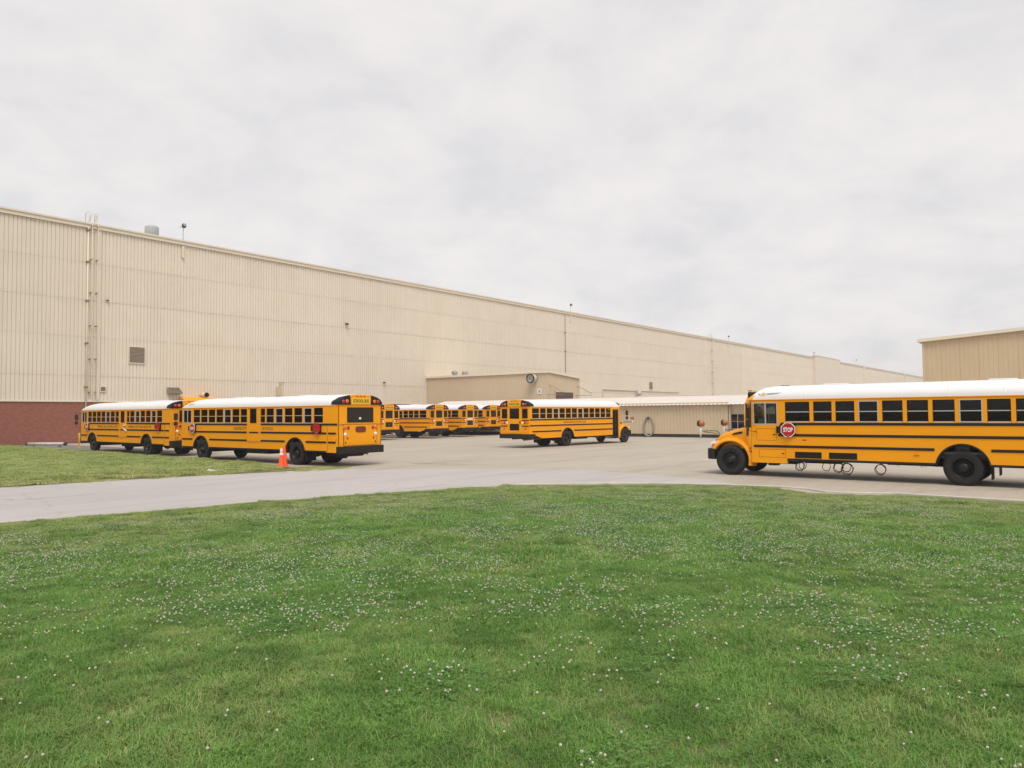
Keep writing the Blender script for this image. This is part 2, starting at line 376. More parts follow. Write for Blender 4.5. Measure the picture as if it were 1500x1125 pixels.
for (ex, ey) in ER:
    f = (ex+40)/73.; ix, iy = -16+32*f, -7.
    r = []
    for t in TT:
        x, y = ex+(ix-ex)*t, ey+(iy-ey)*t; r.append((x, y, lawn_z(x, y) if t > 0 else -.03))
    rows.append(r)
b = MB(); b.smooth = True; b.grid(rows); lawn = b.build('lawn', 'lawn_soil'); lawn['kind'] = 'structure'
# far lawn beside the parked buses
FE = [(8.8,27.1),(12.7,26.5),(17.2,25.1),(18.6,25.0)]
def pad_s(n):
    for (s0, n0), (s1, n1) in zip(PAD[:-1], PAD[1:]):
        if n0 <= n <= n1: return s0 + (s1-s0)*(n-n0)/(n1-n0)
    return PAD[-1][0] if n > 60 else PAD[0][0]
def road_n(s):
    P = [(-70,33.5),(-20,29.2),(2,27.6),(8.8,27.1),(12.7,26.5),(17.2,25.1),(18.6,25.0)]
    for (s0, n0), (s1, n1) in zip(P[:-1], P[1:]):
        if s0 <= s <= s1: return n0 + (n1-n0)*(s-s0)/(s1-s0)
    return 25.
def far_z(s, n):
    e = max(0., min(1, (n-road_n(min(s, 18.6)))/3.)) * max(0., min(1, (pad_s(n)-s)/2.))
    return .012 + e*(.05 + .05*noise.noise(Vector((s*.2, n*.2, 7))))
rows = []
for i in range(61):
    s0 = -60+ i*1.3533
    r = []
    for j in range(41):
        t = j/40; n0 = road_n(min(s0, 18.6)); n_ = n0 + (66.8-n0)*t
        smax = pad_s(n_); s_ = -60 + (smax+60)*(i/60)
        n0 = road_n(min(s_, 18.6)); n_ = n0 + (66.8-n0)*t
        r.append(S2W(s_, n_, far_z(s_, n_)))
    rows.append(r)
b = MB(); b.smooth = True; b.grid(rows); o = b.build('verge', 'lawn_soil'); o['kind'] = 'structure'

# kerb and apron strip between lawn and lot
def strip(name, pts, w0, w1, z0, z1, mt):
    # pts in world; offset to the left-hand side of travel
    b = MB(); ra = []
    for i, p in enumerate(pts):
        a = Vector(pts[max(i-1, 0)]); c = Vector(pts[min(i+1, len(pts)-1)]); t = (c-a).normalized(); nn = Vector((-t.y, t.x)); p = Vector(p)
        q0, q1 = p+nn*w0, p+nn*w1
        ra.append([(q0.x, q0.y, z0), (q0.x, q0.y, z1), (q1.x, q1.y, z1), (q1.x, q1.y, z0)])
    b.grid(ra, closed=True); b.add(ra[0], [(0,1,2,3)]); b.add(ra[-1], [(0,1,2,3)])
    o = b.build(name, mt, bevel=.012 if z1-z0 > .06 else 0); o['kind'] = 'structure'; return o
K1 = [(4.06,22.45),(5.98,21.95),(7.45,21.15)]; K2 = [(9.65,19.2),(10.8,18.2),(11.85,17.3),(17,12.9),(24,6.9),(33,-.8)]
strip('apron_strip', K1, -.1, .50, -.02, .020, 'asphalt'); strip('apron_strip', K2, -.1, .50, -.02, .020, 'asphalt')
strip('kerb', [(.18,23.0),(2.03,23.12),(4.15,23.0),(6.15,22.45),(7.72,21.6),(8.25,20.95),(8.42,20.2),(9.0,19.85),(9.95,19.72),(11.15,18.62),(12.2,17.72),(17.35,13.35),(24.35,7.35),(33.4,-.4)], -.06, .05, -.02, .05, 'kerb')

# ---------------------------------------------------------------- warehouse
WN = 66.86
wh = empty('warehouse', S2W(40, WN), WA)
tag(wh, 'long tall cream ribbed metal warehouse with red brick base', 'warehouse')
X0 = -40.   # local x = s-40
def corrugated(width, height, pitch=.305, depth=.058, groove=.072):
    n = round(width/pitch); prof = []
    for i in range(n):
        a = i*pitch; f = pitch-groove
        prof += [(a, 0), (a+f, 0), (a+f+groove*.3, depth), (a+f+groove*.7, depth)]
    prof.append((n*pitch, 0)); b = MB()
    b.grid([[(x, y, 0) for x, y in prof], [(x, y, height) for x, y in prof]])
    return b
xfar = 620
COURSES = [3.55, 5.68, 8.97, 12.08, 15.26, 18.35]
PW = 6.1
for c in range(5):
    z0, z1 = COURSES[c], COURSES[c+1]
    me = corrugated(PW, z1-z0+.06).mesh('wall_panel', 'wall')
    for k in range(38):
        s = -55 + k*PW
        inst('wall_panel', me, wh, (s+X0, -.004*(c % 2), z0-.03))
for c in range(1, 5): box('seam_shade', 'lap_shade', wh, -95, xfar, -.018, .0, COURSES[c]-.052, COURSES[c]-.035)  # darker strips painted as the shadow line under each cladding lap
# step-out bay and remaining length
b = MB(); xa, xb = -55+38*PW+X0, 245+X0
for seg in range(0, 50):
    pass
fc = corrugated(122*5, 14.8, pitch=.61, depth=.04, groove=.2); fc.build('far_cladding', 'wall', wh, (xa, .0, 3.55))
b = MB(); b.box(-95, 620, .02, .3, -.1, 3.55); b.build('brick_base', 'brick', wh)
b = MB(); b.box(-95, 620, .06, 60, 3.5, 18.3); b.build('core_wall', 'wall', wh)
b = MB(); b.box(-95, 620, -.05, .05, 3.43, 3.545); b.build('base_flashing', 'wall_trim', wh)
b = MB(); b.box(-95, 620, -.16, .4, 18.16, 18.58); b.box(-95, 620, -.24, -.16, 18.46, 18.6); b.build('eave_fascia', 'wall_trim', wh)
b = MB(); b.add([(-95,-.2,18.6),(620,-.2,18.6),(620,60,20.2),(-95,60,20.2)], [(0,1,2,3)]); b.build('roof', 'shed_roof', wh)
bt = MB(); bt.box(234.3+X0, 262+X0, -.9, .02, 0, 18.85); bt.build('stair_tower', 'wall', wh)
MB().box(234.0+X0, 262.3+X0, -1.0, .1, 18.85, 19.05).build('tower_cap', 'wall_trim', wh)
# pilasters further along
for s in (297, 372, 450): box('pilaster', 'wall', wh, s+X0, s+1.5+X0, -.4, 0, 0, 18.7)
# down pipes
for s in (27.66, 100.0):
    z0 = .3 if s < 50 else 8.7
    b = MB(); b.smooth = True; b.tube([(s+X0,-.11,z0),(s+X0,-.11,18.3)], .06 if s < 50 else .045, 8); b.smooth = False
    dp = b.build('downpipe', 'wall_trim' if s < 50 else 'louver', wh)
    for z in ((4.6, 8.3, 11.9, 15.2, 17.9) if s < 50 else (12, 15)): box('pipe_clamp', 'rust', dp, s-.12+X0, s+.12+X0, -.2, -.01, z, z+.14)
b = MB(); b.box(28.45+X0, 28.75+X0, -.07, .0, 3.6, 18.2); b.build('corner_trim', 'wall_trim', wh)

def ladder(s, z0, z1, label):
    e = empty('roof_ladder', S2W(s, WN-.34), WA); tag(e, label, 'ladder')
    for x in (-.23, .23):
        b = MB(); b.smooth = True; b.tube([(x,0,z0),(x,0,z1),(x,.25,z1+.02),(x,.45,z1-.3),(x,.45,z1-.55)], .028, 6); b.build('rail', 'wall_trim', e)
    me = None
    z = z0+.2; b = MB(); b.smooth = True; b.tube([(-.23,0,0),(.23,0,0)], .016, 6); me = b.mesh('rung', 'wall_trim')
    while z < z1-.1: inst('rung', me, e, (0,0,z)); z += .305
    for z in [z0+.5+ k*(z1-1.6-z0)/5 for k in range(6)]:
        for x in (-.23, .23): box('wall_bracket', 'rust', e, x-.04, x+.04, -.03, .345, z, z+.07)
    b = MB(); b.smooth = True
    b.tube([(-.36,.35,18.55),(-.36,.35,z1+.25),(-.36,1.0,z1+.25),(-.36,1.0,18.75)], .028, 6); b.tube([(.36,.35,18.55),(.36,.35,z1+.25),(.36,1.0,z1+.25),(.36,1.0,18.75)], .028, 6)
    b.build('roof_handrail', 'wall_trim', e); return e
ladder(28.12, 3.7, 19.35, 'tan steel roof ladder on warehouse wall above brick base')
ladder(158.4, 5.4, 19.35, 'far tan steel roof ladder on warehouse wall beyond the annex')
b = MB()
def floodlight(s, zt, label, pole_from=17.4, grp=None):
    e = empty('floodlight', S2W(s, WN-.12), WA); tag(e, label, 'floodlight', grp)
    b = MB(); b.smooth = True; b.tube([(0,0,pole_from),(0,0,zt-.1)], .03, 6); b.build('pole', 'galv', e)
    box('pole_bracket', 'wall_trim', e, -.09, .09, -.05, .1, pole_from-.35, pole_from+.75)
    b = MB(); b.prism([(-.34,-.14),(.02,-.30),(.16,.06),(-.20,.24)], 'x', -.22, .22); h = b.build('lamp_head', 'dark', e, (.02,-.05,zt+.02), bevel=.02); h.scale = (.72,)*3
    b = MB(); b.add([(-.19,-.345,-.12),(.19,-.345,-.12),(.19,-.215,.20),(-.19,-.215,.20)], [(0,1,2,3)]); b.build('lens', 'lens_grey', h)
    b = MB(); b.smooth = True; b.tube([(-.5,0,zt-.2),(0,0,zt-.15)], .02, 6); b.build('arm', 'galv', e)
floodlight(36.0, 19.95, 'grey roof floodlight beside the round roof vent', 17.3)
floodlight(101.6, 19.75, 'grey roof floodlight near the thin wall conduit')
floodlight(168.1, 19.7, 'grey roof floodlight just beyond the far roof ladder')
floodlight(235.3, 19.8, 'grey roof floodlight at the start of the stair tower', 18.4)
floodlight(286.5, 20.3, 'tall grey roof floodlight beyond the stair tower', 18.)
# round vent on the roof
b = MB(); b.smooth = True; b.lathe([(.0,0),(.62,0),(.62,1.35),(.60,1.45),(.4,1.56),(0,1.6)], 'z', 24)
o = b.build('roof_vent', 'vent_grey'); o.location = S2W(34.6, WN+3.0, 18.62); tag(o, 'grey cylindrical vent standing on the warehouse roof', 'roof vent')
# wall louvres
def louvre(s0, s1, z0, z1, label, nsl):
    e = empty('wall_louvre', S2W((s0+s1)/2, WN-.02, z0), WA); tag(e, label, 'louvre'); w = (s1-s0)/2; h = z1-z0
    b = MB(); t = .06
    b.box(-w,w,-.08,0,0,t); b.box(-w,w,-.08,0,h-t,h); b.box(-w,-w+t,-.08,0,t,h-t); b.box(w-t,w,-.08,0,t,h-t); b.build('frame', 'wall_trim', e)
    box('backing', 'dark', e, -w+t, w-t, -.012, -.002, t, h-t)
    for i in range(nsl):
        z = t+(h-2*t)*i/nsl; dz = (h-2*t)/nsl
        b = MB(); b.add([(-w+t,-.075,z),(w-t,-.075,z),(w-t,-.02,z+dz*.95),(-w+t,-.02,z+dz*.95)], [(0,1,2,3)]); b.build('slat', 'louver', e)
louvre(31.15, 32.61, 6.85, 8.36, 'large brown square louvre in the warehouse wall', 12)
louvre(28.78, 29.3, 4.3, 4.78, 'small brown louvre low on wall beside the ladder', 4)
louvre(128.5, 130.0, 6.5, 8.0, 'tall grey louvre on the far wall above the shed roof', 10)
# sloping hood
e = empty('vent_hood', S2W(35.3, WN-.02, 4.2), WA); tag(e, 'brown sloping vent hood low on the warehouse wall', 'vent hood')
b = MB(); b.add([(-.65,0,.62),(.5,0,.62),(.5,-.75,.05),(-.65,-.75,.05),(-.65,0,0),(.5,0,0)], [(0,1,2,3),(0,3,4),(1,5,2),(2,5,4,3)]); b.build('cowl', 'louver', e)
for i in range(7):
    f = i/7; b = MB(); b.box(-.62,.47,-.75+f*.72-.01,-.75+f*.72+.05,.06+f*.57,.10+f*.57); b.build('slat', 'louver', e)
# exhaust duct
e = empty('exhaust_duct', S2W(38.0, WN, 4.15), WA); tag(e, 'tan round exhaust duct with dark mouth above yellow canopy', 'duct')
b = MB(); b.smooth = True; b.lathe([(.0,0),(.20,0),(.20,-.9)], 'y', 20); b.build('pipe', 'wall_trim', e)
b = MB(); b.smooth = True; b.lathe([(.20,-.9),(.23,-.92),(.23,-1.0),(.19,-1.0),(.19,-.6),(0,-.6)], 'y', 20); b.build('mouth', 'dark', e)
# yellow canopy
e = empty('wall_canopy', S2W(37.6, WN-.02, 3.5), WA); tag(e, 'yellow rounded metal canopy on the wall behind the parked buses', 'canopy')
b = MB(); b.smooth = True
b.grid([[(x, -1.5*math.sin(a), -.1+.55*math.cos(a)*k) for a in [i*math.pi/2/8 for i in range(9)]] for x, k in ((-1.9,.75),(-1.8,.95),(-1.6,1),(1.0,1),(1.7,.85),(1.9,.6))]); b.build('hood', 'yellow', e)
# small wall lights / boxes
def wlight(s, z, label, sc=.8):
    e = empty('wall_light', S2W(s, WN-.02, z), WA); tag(e, label, 'wall light'); e.scale = (sc,)*3
    b = MB(); b.box(-.06,.06,-.12,0,-.08,.08); b.build('bracket', 'galv', e)
    b = MB(); b.prism([(-.42,-.12),(-.10,-.16),(-.08,.10),(-.30,.08)], 'x', -.22, .22); h = b.build('lamp_head', 'dark', e, bevel=.015)
    box('lens', 'lens_grey', h, -.18, .18, -.40, -.12, -.165, -.15)
wlight(55.4, 12.5, 'small dark wall light high on the middle of the wall'); wlight(29.3, 12.2, 'small wall light right of the roof ladder', .45); wlight(61.1, 6.0, 'small low wall light left of the annex', .6)
e = empty('junction_box', S2W(46.5, WN-.02, 4.2), WA); tag(e, 'tan electrical box and pipe on the wall above a bus roof', 'electrical box')
box('cabinet', 'annex_wall', e, -.28, .28, -.22, 0, 0, .95, bevel=.01)
b = MB(); b.smooth = True; b.tube([(.1,-.1,.95),(.1,-.1,1.4),(.6,-.1,1.4)], .04, 6); b.build('conduit', 'galv', e)

# annex
ax = empty('annex', S2W(68.41, 48.0), WA); tag(ax, 'tan metal annex with sloped roof against the warehouse', 'annex')
AD, AW, AH0, AH1 = WN-48.0-.05, 6.3, 6.92, 6.36
me = corrugated(AD, AH0-.05, .305, .03, .08).mesh('side_cladding', 'annex_wall')
inst('side_cladding', me, ax, (0, AD, 0), (0,0,-math.pi/2))
b = corrugated(AW, AH1-.02, .305, .03, .08); 
for i, v in enumerate(b.v):
    if v[2] > 1: b.v[i] = (v[0], v[1], AH0-.05+(AH1-AH0)*v[0]/AW)
b.build('front_cladding', 'annex_wall', ax)
b = MB(); b.prism([(.05,0),(AW,0),(AW,AH1-.08),(.05,AH0-.08)], 'y', .05, AD); b.build('core_wall', 'annex_wall', ax)
b = MB(); b.prism([(-.18,AH0-.22),(-.18,AH0+.02),(AW+.1,AH1+.02),(AW+.1,AH1-.16),(-.0,AH0-.22)], 'y', -.2, AD); b.build('roof', 'wall_trim', ax)
b = MB(); b.box(1.3, 4.9, -.06, .02, 0, 4.55); dr = b.build('door', 'brown_door', ax)
for k in range(9): box('door_panel', 'brown_door', dr, 1.36, 4.84, -.085, -.06, .04+k*.5, .50+k*.5)
b = MB(); b.box(1.15,1.3,-.09,.03,0,4.7); b.box(4.9,5.05,-.09,.03,0,4.7); b.box(1.15,5.05,-.09,.03,4.55,4.7); b.build('door_frame', 'annex_wall', ax)
for x in (-.15, 5.6):
    b = MB(); b.smooth = True; b.tube([(x+.3,-.02,5.35),(x+1.6,-1.2,4.45)], .03, 6); b.tube([(x-.1,-.02,4.25),(x+1.6,-1.2,4.25)], .03, 6); b.build('stay_rod', 'rust', ax)
e = empty('exhaust_fan', S2W(68.41, 49.9, 6.1), WA); tag(e, 'round white wall fan housing on the annex side', 'fan')
b = MB(); b.smooth = True; b.lathe([(0,0),(.45,0),(.50,-.25),(.50,-.8),(.40,-.8),(.40,-.5),(0,-.5)], 'x', 24); b.build('housing', 'dull_white', e)
b = MB(); b.smooth = True; b.lathe([(.50,-.78),(.54,-.77),(.54,-.87),(.41,-.87),(.41,-.78)], 'x', 24, close=True); b.build('rim', 'dark', e)
e = empty('sign_plate', S2W(68.38, 49.2, 4.35), WA); tag(e, 'small white notice plate on the annex side wall', 'sign')
b = MB(); b.box(-.03,0,-.28,.28,0,.6); b.build('plate', 'white_paint', e); box('picture', 'lens_grey', e, -.034, -.03, -.12, .12, .12, .48)
for s, n_, lb in ((70.0, 63.5, 'beside its tan side wall'), (71.6, 63.2, 'set in from the side wall')):
    e = empty('turbine_vent', S2W(s, n_, 6.70), WA); tag(e, 'grey turbine vent on the annex roof, ' + lb, 'roof vent', 'turbine vents on the annex roof'); e.scale = (.8, .8, .8)
    b = MB(); b.smooth = True; b.lathe([(.22,0),(.22,.45),(.42,.55),(.5,.8),(.42,1.05),(.2,1.15),(0,1.16)], 'z', 16); b.build('turbine', 'galv', e)
    for k in range(12):
        a = k*math.pi/6; b = MB(); b.add([(.44*math.cos(a),.44*math.sin(a),.56),(.53*math.cos(a+.2),.53*math.sin(a+.2),.8),(.42*math.cos(a+.3),.42*math.sin(a+.3),1.04),(.47*math.cos(a+.05),.47*math.sin(a+.05),.8)], [(0,1,2,3)]); b.build('vane', 'galv', e)

# long low shed
sh = empty('shed', S2W(60.3, 24.1), WA); tag(sh, 'long low tan shed with pale corrugated roof behind the buses', 'shed')
SL = 34.6   # local +y away towards the warehouse
PL = 1.83
me = corrugated(PL, 2.55, .305, .035, .09).mesh('wall_sheet', 'shed_wall')
for k in range(int(SL/PL)):
    inst('wall_sheet', me, sh, (0, (k+1)*PL, .28), (0,0,-math.pi/2))
box('core_wall', 'shed_wall', sh, .05, 6.3, .0, SL-.1, .28, 3.0)
box('underfloor_shade', 'dark', sh, .06, 6.2, -11, SL-.2, -.01, .28)  # solid dark block painted as the shade below the raised shed
for k in range(8): box('footing', 'chassis', sh, .03, .3, 1+k*4.6, 1.4+k*4.6, -.02, .27)
b = MB()
n = int((SL+12)/.19); prof = []
for i in range(n+1): prof.append((-11.6+i*.19, .022 if i % 2 else -.022))
b.grid([[(-.32, y, 2.80+h) for y, h in prof], [(3.2, y, 3.62+h) for y, h in prof], [(6.5, y, 2.85+h) for y, h in prof]])
b.build('roof', 'shed_roof', sh)
box('office_wall', 'shed_wall', sh, .32, 6.2, -11.2, -.02, .28, 2.86)
e = sh
for i, (y0, y1) in enumerate(((-1.3,-.15), (-2.6,-1.45), (-3.9,-2.75))):
    w = box('window', 'black_glass', sh, .27, .33, y0, y1, .75, 2.0)
    b = MB(); t = .03; ym = (y0+y1)/2
    b.box(.24,.27,y0,y1,.75,.75+t); b.box(.24,.27,y0,y1,1.97,2.0); b.box(.24,.27,y0,y0+t,.75+t,1.97); b.box(.24,.27,y1-t,y1,.75+t,1.97); b.box(.243,.268,ym-.02,ym+.02,.75+t,1.97); b.box(.241,.266,y0+t,y1-t,1.37,1.395)
    b.build('frame', 'frame_white', w)
b = MB(); b.smooth = True; b.tube([(.1,-.12,.3),(.1,-.12,2.8)], .05, 6); b.build('downpipe', 'wall_trim', sh)
# hose hanging on the shed
hs = empty('hanging_hose', S2W(60.3-.02, 31.4, 0), WA); tag(hs, 'grey hose looped over a hook on the shed wall', 'hose')
b = MB(); b.smooth = True
for k in range(3):
    w = .42+.05*k; pts = []
    for i in range(28):
        a = 2*math.pi*i/28; r = 1+.0*a
        pts.append((-.05-.03*k, w*math.sin(a)*(1-.28*math.cos(a)), .93+(.78+.04*k)*math.cos(a)))
    b.tube(pts, .028, 6, closed=True)
b.build('loop', 'galv', hs); box('hook', 'dark', hs, -.16, .1, -.12, .12, 1.62, 1.74, bevel=.02)
# lamp over the shed roof on the far wall
e = empty('wall_lamp', S2W(123.5, WN-.02, 5.5), WA); tag(e, 'white globe lamp on conduit above the shed roof', 'wall lamp')
b = MB(); b.smooth = True; b.lathe([(0,-.5),(.35,-.38),(.5,0),(.35,.38),(0,.5)], 'z', 16, c=(0,-.6,.2)); b.build('globe', 'dull_white', e)
b = MB(); b.smooth = True; b.tube([(-12,-.08,-.6),(-12,-.08,.65),(18,-.08,.65)], .06, 6); b.tube([(0,0,.65),(0,-.6,.75)], .06, 6); b.build('conduit', 'annex_wall', e)

# right-hand metal building
rb = empty('metal_building', S2W(65.0, 10.3), WA); tag(rb, 'tan ribbed metal building with sloping eave behind the bus', 'building')
def rz_(y): return 7.52 + (-y)*.064
PWR = 1.22
for k in range(30):
    b = corrugated(PWR, 1, .305, .014, .05)
    for i, v in enumerate(b.v):
        y = -(k*PWR + v[0]); b.v[i] = (v[1], y, v[2]*rz_(y) if v[2] > .5 else 0)
    b.box(-.016, 0, -(k*PWR+.09), -(k*PWR+.02), 0, rz_(-(k*PWR)) - .02)
    b.build('wall_panel', 'right_wall', rb)
b = MB(); b.prism([(0,0),(-36.6,0),(-36.6,rz_(-36.6)-.05),(0,rz_(0)-.05)], 'x', .05, 30); b.build('core_wall', 'right_wall', rb)
b = MB(); b.prism([(.35,rz_(0)-.1),(.35,rz_(0)+.14),(-36.8,rz_(-36.8)+.14),(-36.8,rz_(-36.8)-.1)], 'x', -.28, 30); b.build('roof', 'wall_trim', rb)
box('corner_trim', 'right_wall', rb, -.06, .1, -.14, .05, 0, rz_(0)-.1)
# distant antenna on far side
for k, (s, z) in enumerate(((330, 21.5),)):
    pass

# ---------------------------------------------------------------- buses
# local frame: x forward, y left, z up, origin on the ground under the front axle
HW, ZB, ZSILL, ZW1, ZD, ZT = 1.22, .60, 1.835, 2.50, 2.575, 3.07
def arc(cx, cz, r, a0, a1, n): return [(cx+r*math.cos(a0+(a1-a0)*i/n), cz+r*math.sin(a0+(a1-a0)*i/n)) for i in range(n+1)]
def roof_sec(k=1., a=1.225, n=28, p=2.5, zb=ZD):
    o = []
    for i in range(n+1):
        t = math.pi*i/n; c, s = math.cos(t), math.sin(t)
        o.append((a*math.copysign(abs(c)**(2/p), c), zb+(ZT-ZD)*k*abs(s)**(2/p)))
    return o
def make_tyre():
    b = MB(); b.smooth = True
    b.lathe([(.29,-.12),(.36,-.145),(.46,-.145),(.500,-.12),(.518,-.10),(.520,-.065),(.508,-.060),(.508,-.05),(.520,-.045),(.520,-.010),(.508,-.006),(.508,.006),(.520,.010),(.520,.045),(.508,.05),(.508,.060),(.520,.065),(.518,.10),(.500,.12),(.46,.145),(.36,.145),(.29,.12)], 'y', 40)
    return b.mesh('tyre', 'rubber')
def make_rim(front):
    b = MB(); b.smooth = True
    if front: b.lathe([(.295,.125),(.30,.135),(.285,.13),(.27,.09),(.25,.055),(.20,.045),(.175,.09),(.13,.105),(.115,.13),(.105,.19),(.06,.205),(0,.205)], 'y', 32)
    else: b.lathe([(.295,.125),(.30,.135),(.285,.13),(.26,.08),(.245,-.03),(.15,-.06),(.14,.08),(.12,.12),(.05,.13),(0,.13)], 'y', 32)
    b.smooth = False
    for k in range(10):
        a = k*math.pi/5; r = .155 if front else .195; y = .095 if front else -.05
        b.lathe([(0,y+.035),(.016,y+.035),(.016,y-.01)], 'y', 6, c=(r*math.cos(a),0,r*math.sin(a)))
    return b.mesh('rim', 'rim')
TYRE, RIMF, RIMR = make_tyre(), make_rim(True), make_rim(False)
def wheel(root, x, y, side, front):
    e = bpy.data.objects.new('wheel', TYRE); COL.objects.link(e); e.parent = root; e.location = (x, y, .517)
    if side < 0: e.rotation_euler = (0, 0, math.pi)
    inst('rim', RIMF if front else RIMR, e, (0,0,0), (0, random.random()*6, 0))
SEAT = None
def make_seat():
    b = MB(); b.prism([(-.30,.42),(.16,.46),(.18,.34),(-.30,.30)], 'y', -.46, .46); b.prism([(-.30,.34),(-.20,.34),(-.30,1.0),(-.36,1.02),(-.42,.98)], 'y', -.46, .46); b.box(-.25,.1,-.4,-.34,0,.32); b.box(-.25,.1,.34,.4,0,.32)
    return b.mesh('seat', 'seat')
SEAT = make_seat()
WMESH = {}
def window(root, xa, xb, side, emergency=False, z0=ZSILL, z1=ZW1):
    w, h = abs(xa-xb), z1-z0; key = (round(w,3), round(h,3), emergency)
    if key not in WMESH:
        t = .024 if emergency else .016; b = MB(); y0, y1 = -.022, (.012 if emergency else -.004)
        b.cur = 1 if emergency else 0
        b.box(-w/2,-w/2+t,y0,y1,0,h); b.box(w/2-t,w/2,y0,y1,0,h); b.box(-w/2+t,w/2-t,y0,y1,h-t,h)
        b.cur = 1; b.box(-w/2+t,w/2-t,y0,y1,0,.028)
        b.box(-w/2+t,w/2-t,y0+.004,y1-.003,h*.50-.012,h*.50+.014)
        fm = b.mesh('window_frame', ['black', 'frame_white'])
        pu = MB().box(-w/2+t,w/2-t,-.040,-.034,h*.5,h-t).mesh('pane', 'tint_glass'); pl = MB().box(-w/2+t,w/2-t,-.030,-.024,.028,h*.5).mesh('pane', 'tint_glass')
        WMESH[key] = (fm, pu, pl)
    fm, pu, pl = WMESH[key]
    o = inst('window', fm, root, ((xa+xb)/2, side*HW, z0), (0,0,0 if side > 0 else math.pi))
    inst('pane', pu, o, (0,0,0)); inst('pane', pl, o, (0,0,0))
    return o
def side_panels(root, side, x_front, x_rear, arches, wins, rear_step, top_cuts=()):
    # lower panel with wheel arches
    y0, y1 = side*(HW-.04), side*HW
    bot = [(x_front, ZB)]
    for ax, r in arches:
        z = .517; a0 = math.asin((ZB-z)/r); bot += arc(ax, z, r, a0, math.pi-a0, 18)
    bot += rear_step + [(x_rear, .88 if rear_step else ZB)]
    top = [(x_rear, ZSILL)]
    for xa, xb, z in top_cuts: top += [(xb-.001, ZSILL), (xb, z), (xa, z), (xa+.001, ZSILL)]
    top += [(x_front, ZSILL)] if not (top_cuts and top_cuts[-1][0] >= x_front-.01) else []
    b = MB(); b.prism(bot+top, 'y', y0, y1); b.build('side_panel', 'yellow', root)
    # posts between the windows
    edges = sorted(wins, reverse=True); x = x_front; k = 0
    for xa, xb in edges + [(x_rear, None)]:
        if x-xa > .02:
            MB().box(xa, x, y0, side*(HW+.004), ZSILL, ZW1).build('window_post', 'yellow', root)
        x = xb
    MB().box(x_rear, x_front, y0, y1, ZW1, ZD+.01).build('header_panel', 'yellow', root)
    MB().box(x_rear+.25, x_front, side*HW, side*(HW+.022), ZD-.005, ZD+.02).build('drip_rail', 'yellow', root)
    # wheel arch lips
    for ax, r in arches:
        z = .517; a0 = math.asin((ZB-z)/r); rows = []
        for i in range(25):
            a = a0+(math.pi-2*a0)*i/24; c, s = math.cos(a), math.sin(a)
            rows.append([(ax+(r+.045)*c, side*(HW+.002), z+(r+.045)*s), (ax+(r+.035)*c, side*(HW+.03), z+(r+.035)*s), (ax+(r-.005)*c, side*(HW+.03), z+(r-.005)*s), (ax+(r-.02)*c, side*(HW-.10), z+(r-.02)*s)])
        b = MB(); b.smooth = True; b.grid(rows); b.build('wheel_arch', 'black', root)
        b = MB(); b.smooth = True   # inner wheel well
        b.grid([[(ax+(r+.02)*math.cos(a), yy, z+(r+.02)*math.sin(a)) for a in [math.pi*i/16 for i in range(17)]] for yy in (side*(HW-.05), side*.50)]); b.add([(ax+(r+.02)*math.cos(a), side*.50, z+(r+.02)*math.sin(a)) for a in [math.pi*i/16 for i in range(17)]], [tuple(range(17))]); b.build('wheel_well', 'black', root)
def rail(root, x0, x1, side, z, h=.085):
    b = MB(); y = side*HW; b.prism([(y, z-h/2), (y+side*.022, z-h/2+.012), (y+side*.026, z), (y+side*.022, z+h/2-.012), (y, z+h/2)], 'x', x0, x1); b.build('rub_rail', 'satin_black', root)
def octagon(r): return [(r*math.cos(math.pi/8+i*math.pi/4), r*math.sin(math.pi/8+i*math.pi/4)) for i in range(8)]
def stop_sign(root, x, z, text=True, r=.255):
    e = MB().prism(octagon(r), 'y', -.006, .006).build('stop_sign', 'white_paint' if text else 'red', root, (x, HW+.10, z))
    if text:
        MB().prism(octagon(r*.90), 'y', .006, .0085).build('red_face', 'red', e)
        lettering('STOP', .20, 'white_paint', e, (0,.011,0), 'left', width=.31, bold=.007)
    for dz in (.19,-.19):
        b = MB(); b.smooth = True; b.lathe([(0,.03),(.035,.028),(.045,.0)], 'y', 12, c=(0,0,dz)); b.build('flasher', 'lamp_red', e)
    box('sign_arm', 'black', root, x+.18, x+.40, HW, HW+.09, z-.11, z+.11, bevel=.01)
    box('backing_plate', 'black', root, x-.22, x+.30, HW+.02, HW+.045, z-.21, z+.17)
def lamp(root, mt, x, y, z, r, axis='x', d=-.03, name='tail_lamp'):
    b = MB(); b.smooth = True; b.lathe([(0,d),(r*.7,d*.9),(r,d*.4),(r,0)], axis, 18); return b.build(name, mt, root, (x,y,z))
def rear_face(root, xr, zbot, kslope=.93):
    sec = roof_sec(kslope, a=1.215)
    poly = [(1.215, zbot)] + sec + [(-1.215, zbot)]
    b = MB(); b.prism(poly, 'x', xr, xr+.04); b.build('rear_panel', 'yellow', root)
def roof(root, stations, yellow_front=0.):
    b = MB(); b.smooth = True
    rows = []
    for x, k in stations: rows.append([(x, y, z) for y, z in roof_sec(k)])
    b.grid(rows); b.build('roof', 'roof_white', root)
    b = MB(); b.smooth = True
    b.grid([[(x, y*.97, z-.045) for y, z in roof_sec(k)] for x, k in stations]); b.build('headliner', 'interior', root)
def roof_ribs(root, xs):
    for x in xs:
        b = MB(); b.smooth = True
        b.grid([[(x+dx, y*kk, ZD+(z-ZD)*kk+(.0)) for y, z in roof_sec(1.)] for dx, kk in ((-.03,1.0),(-.02,1.004),(.02,1.004),(.03,1.0))]); b.build('roof_bow', 'roof_white', root)
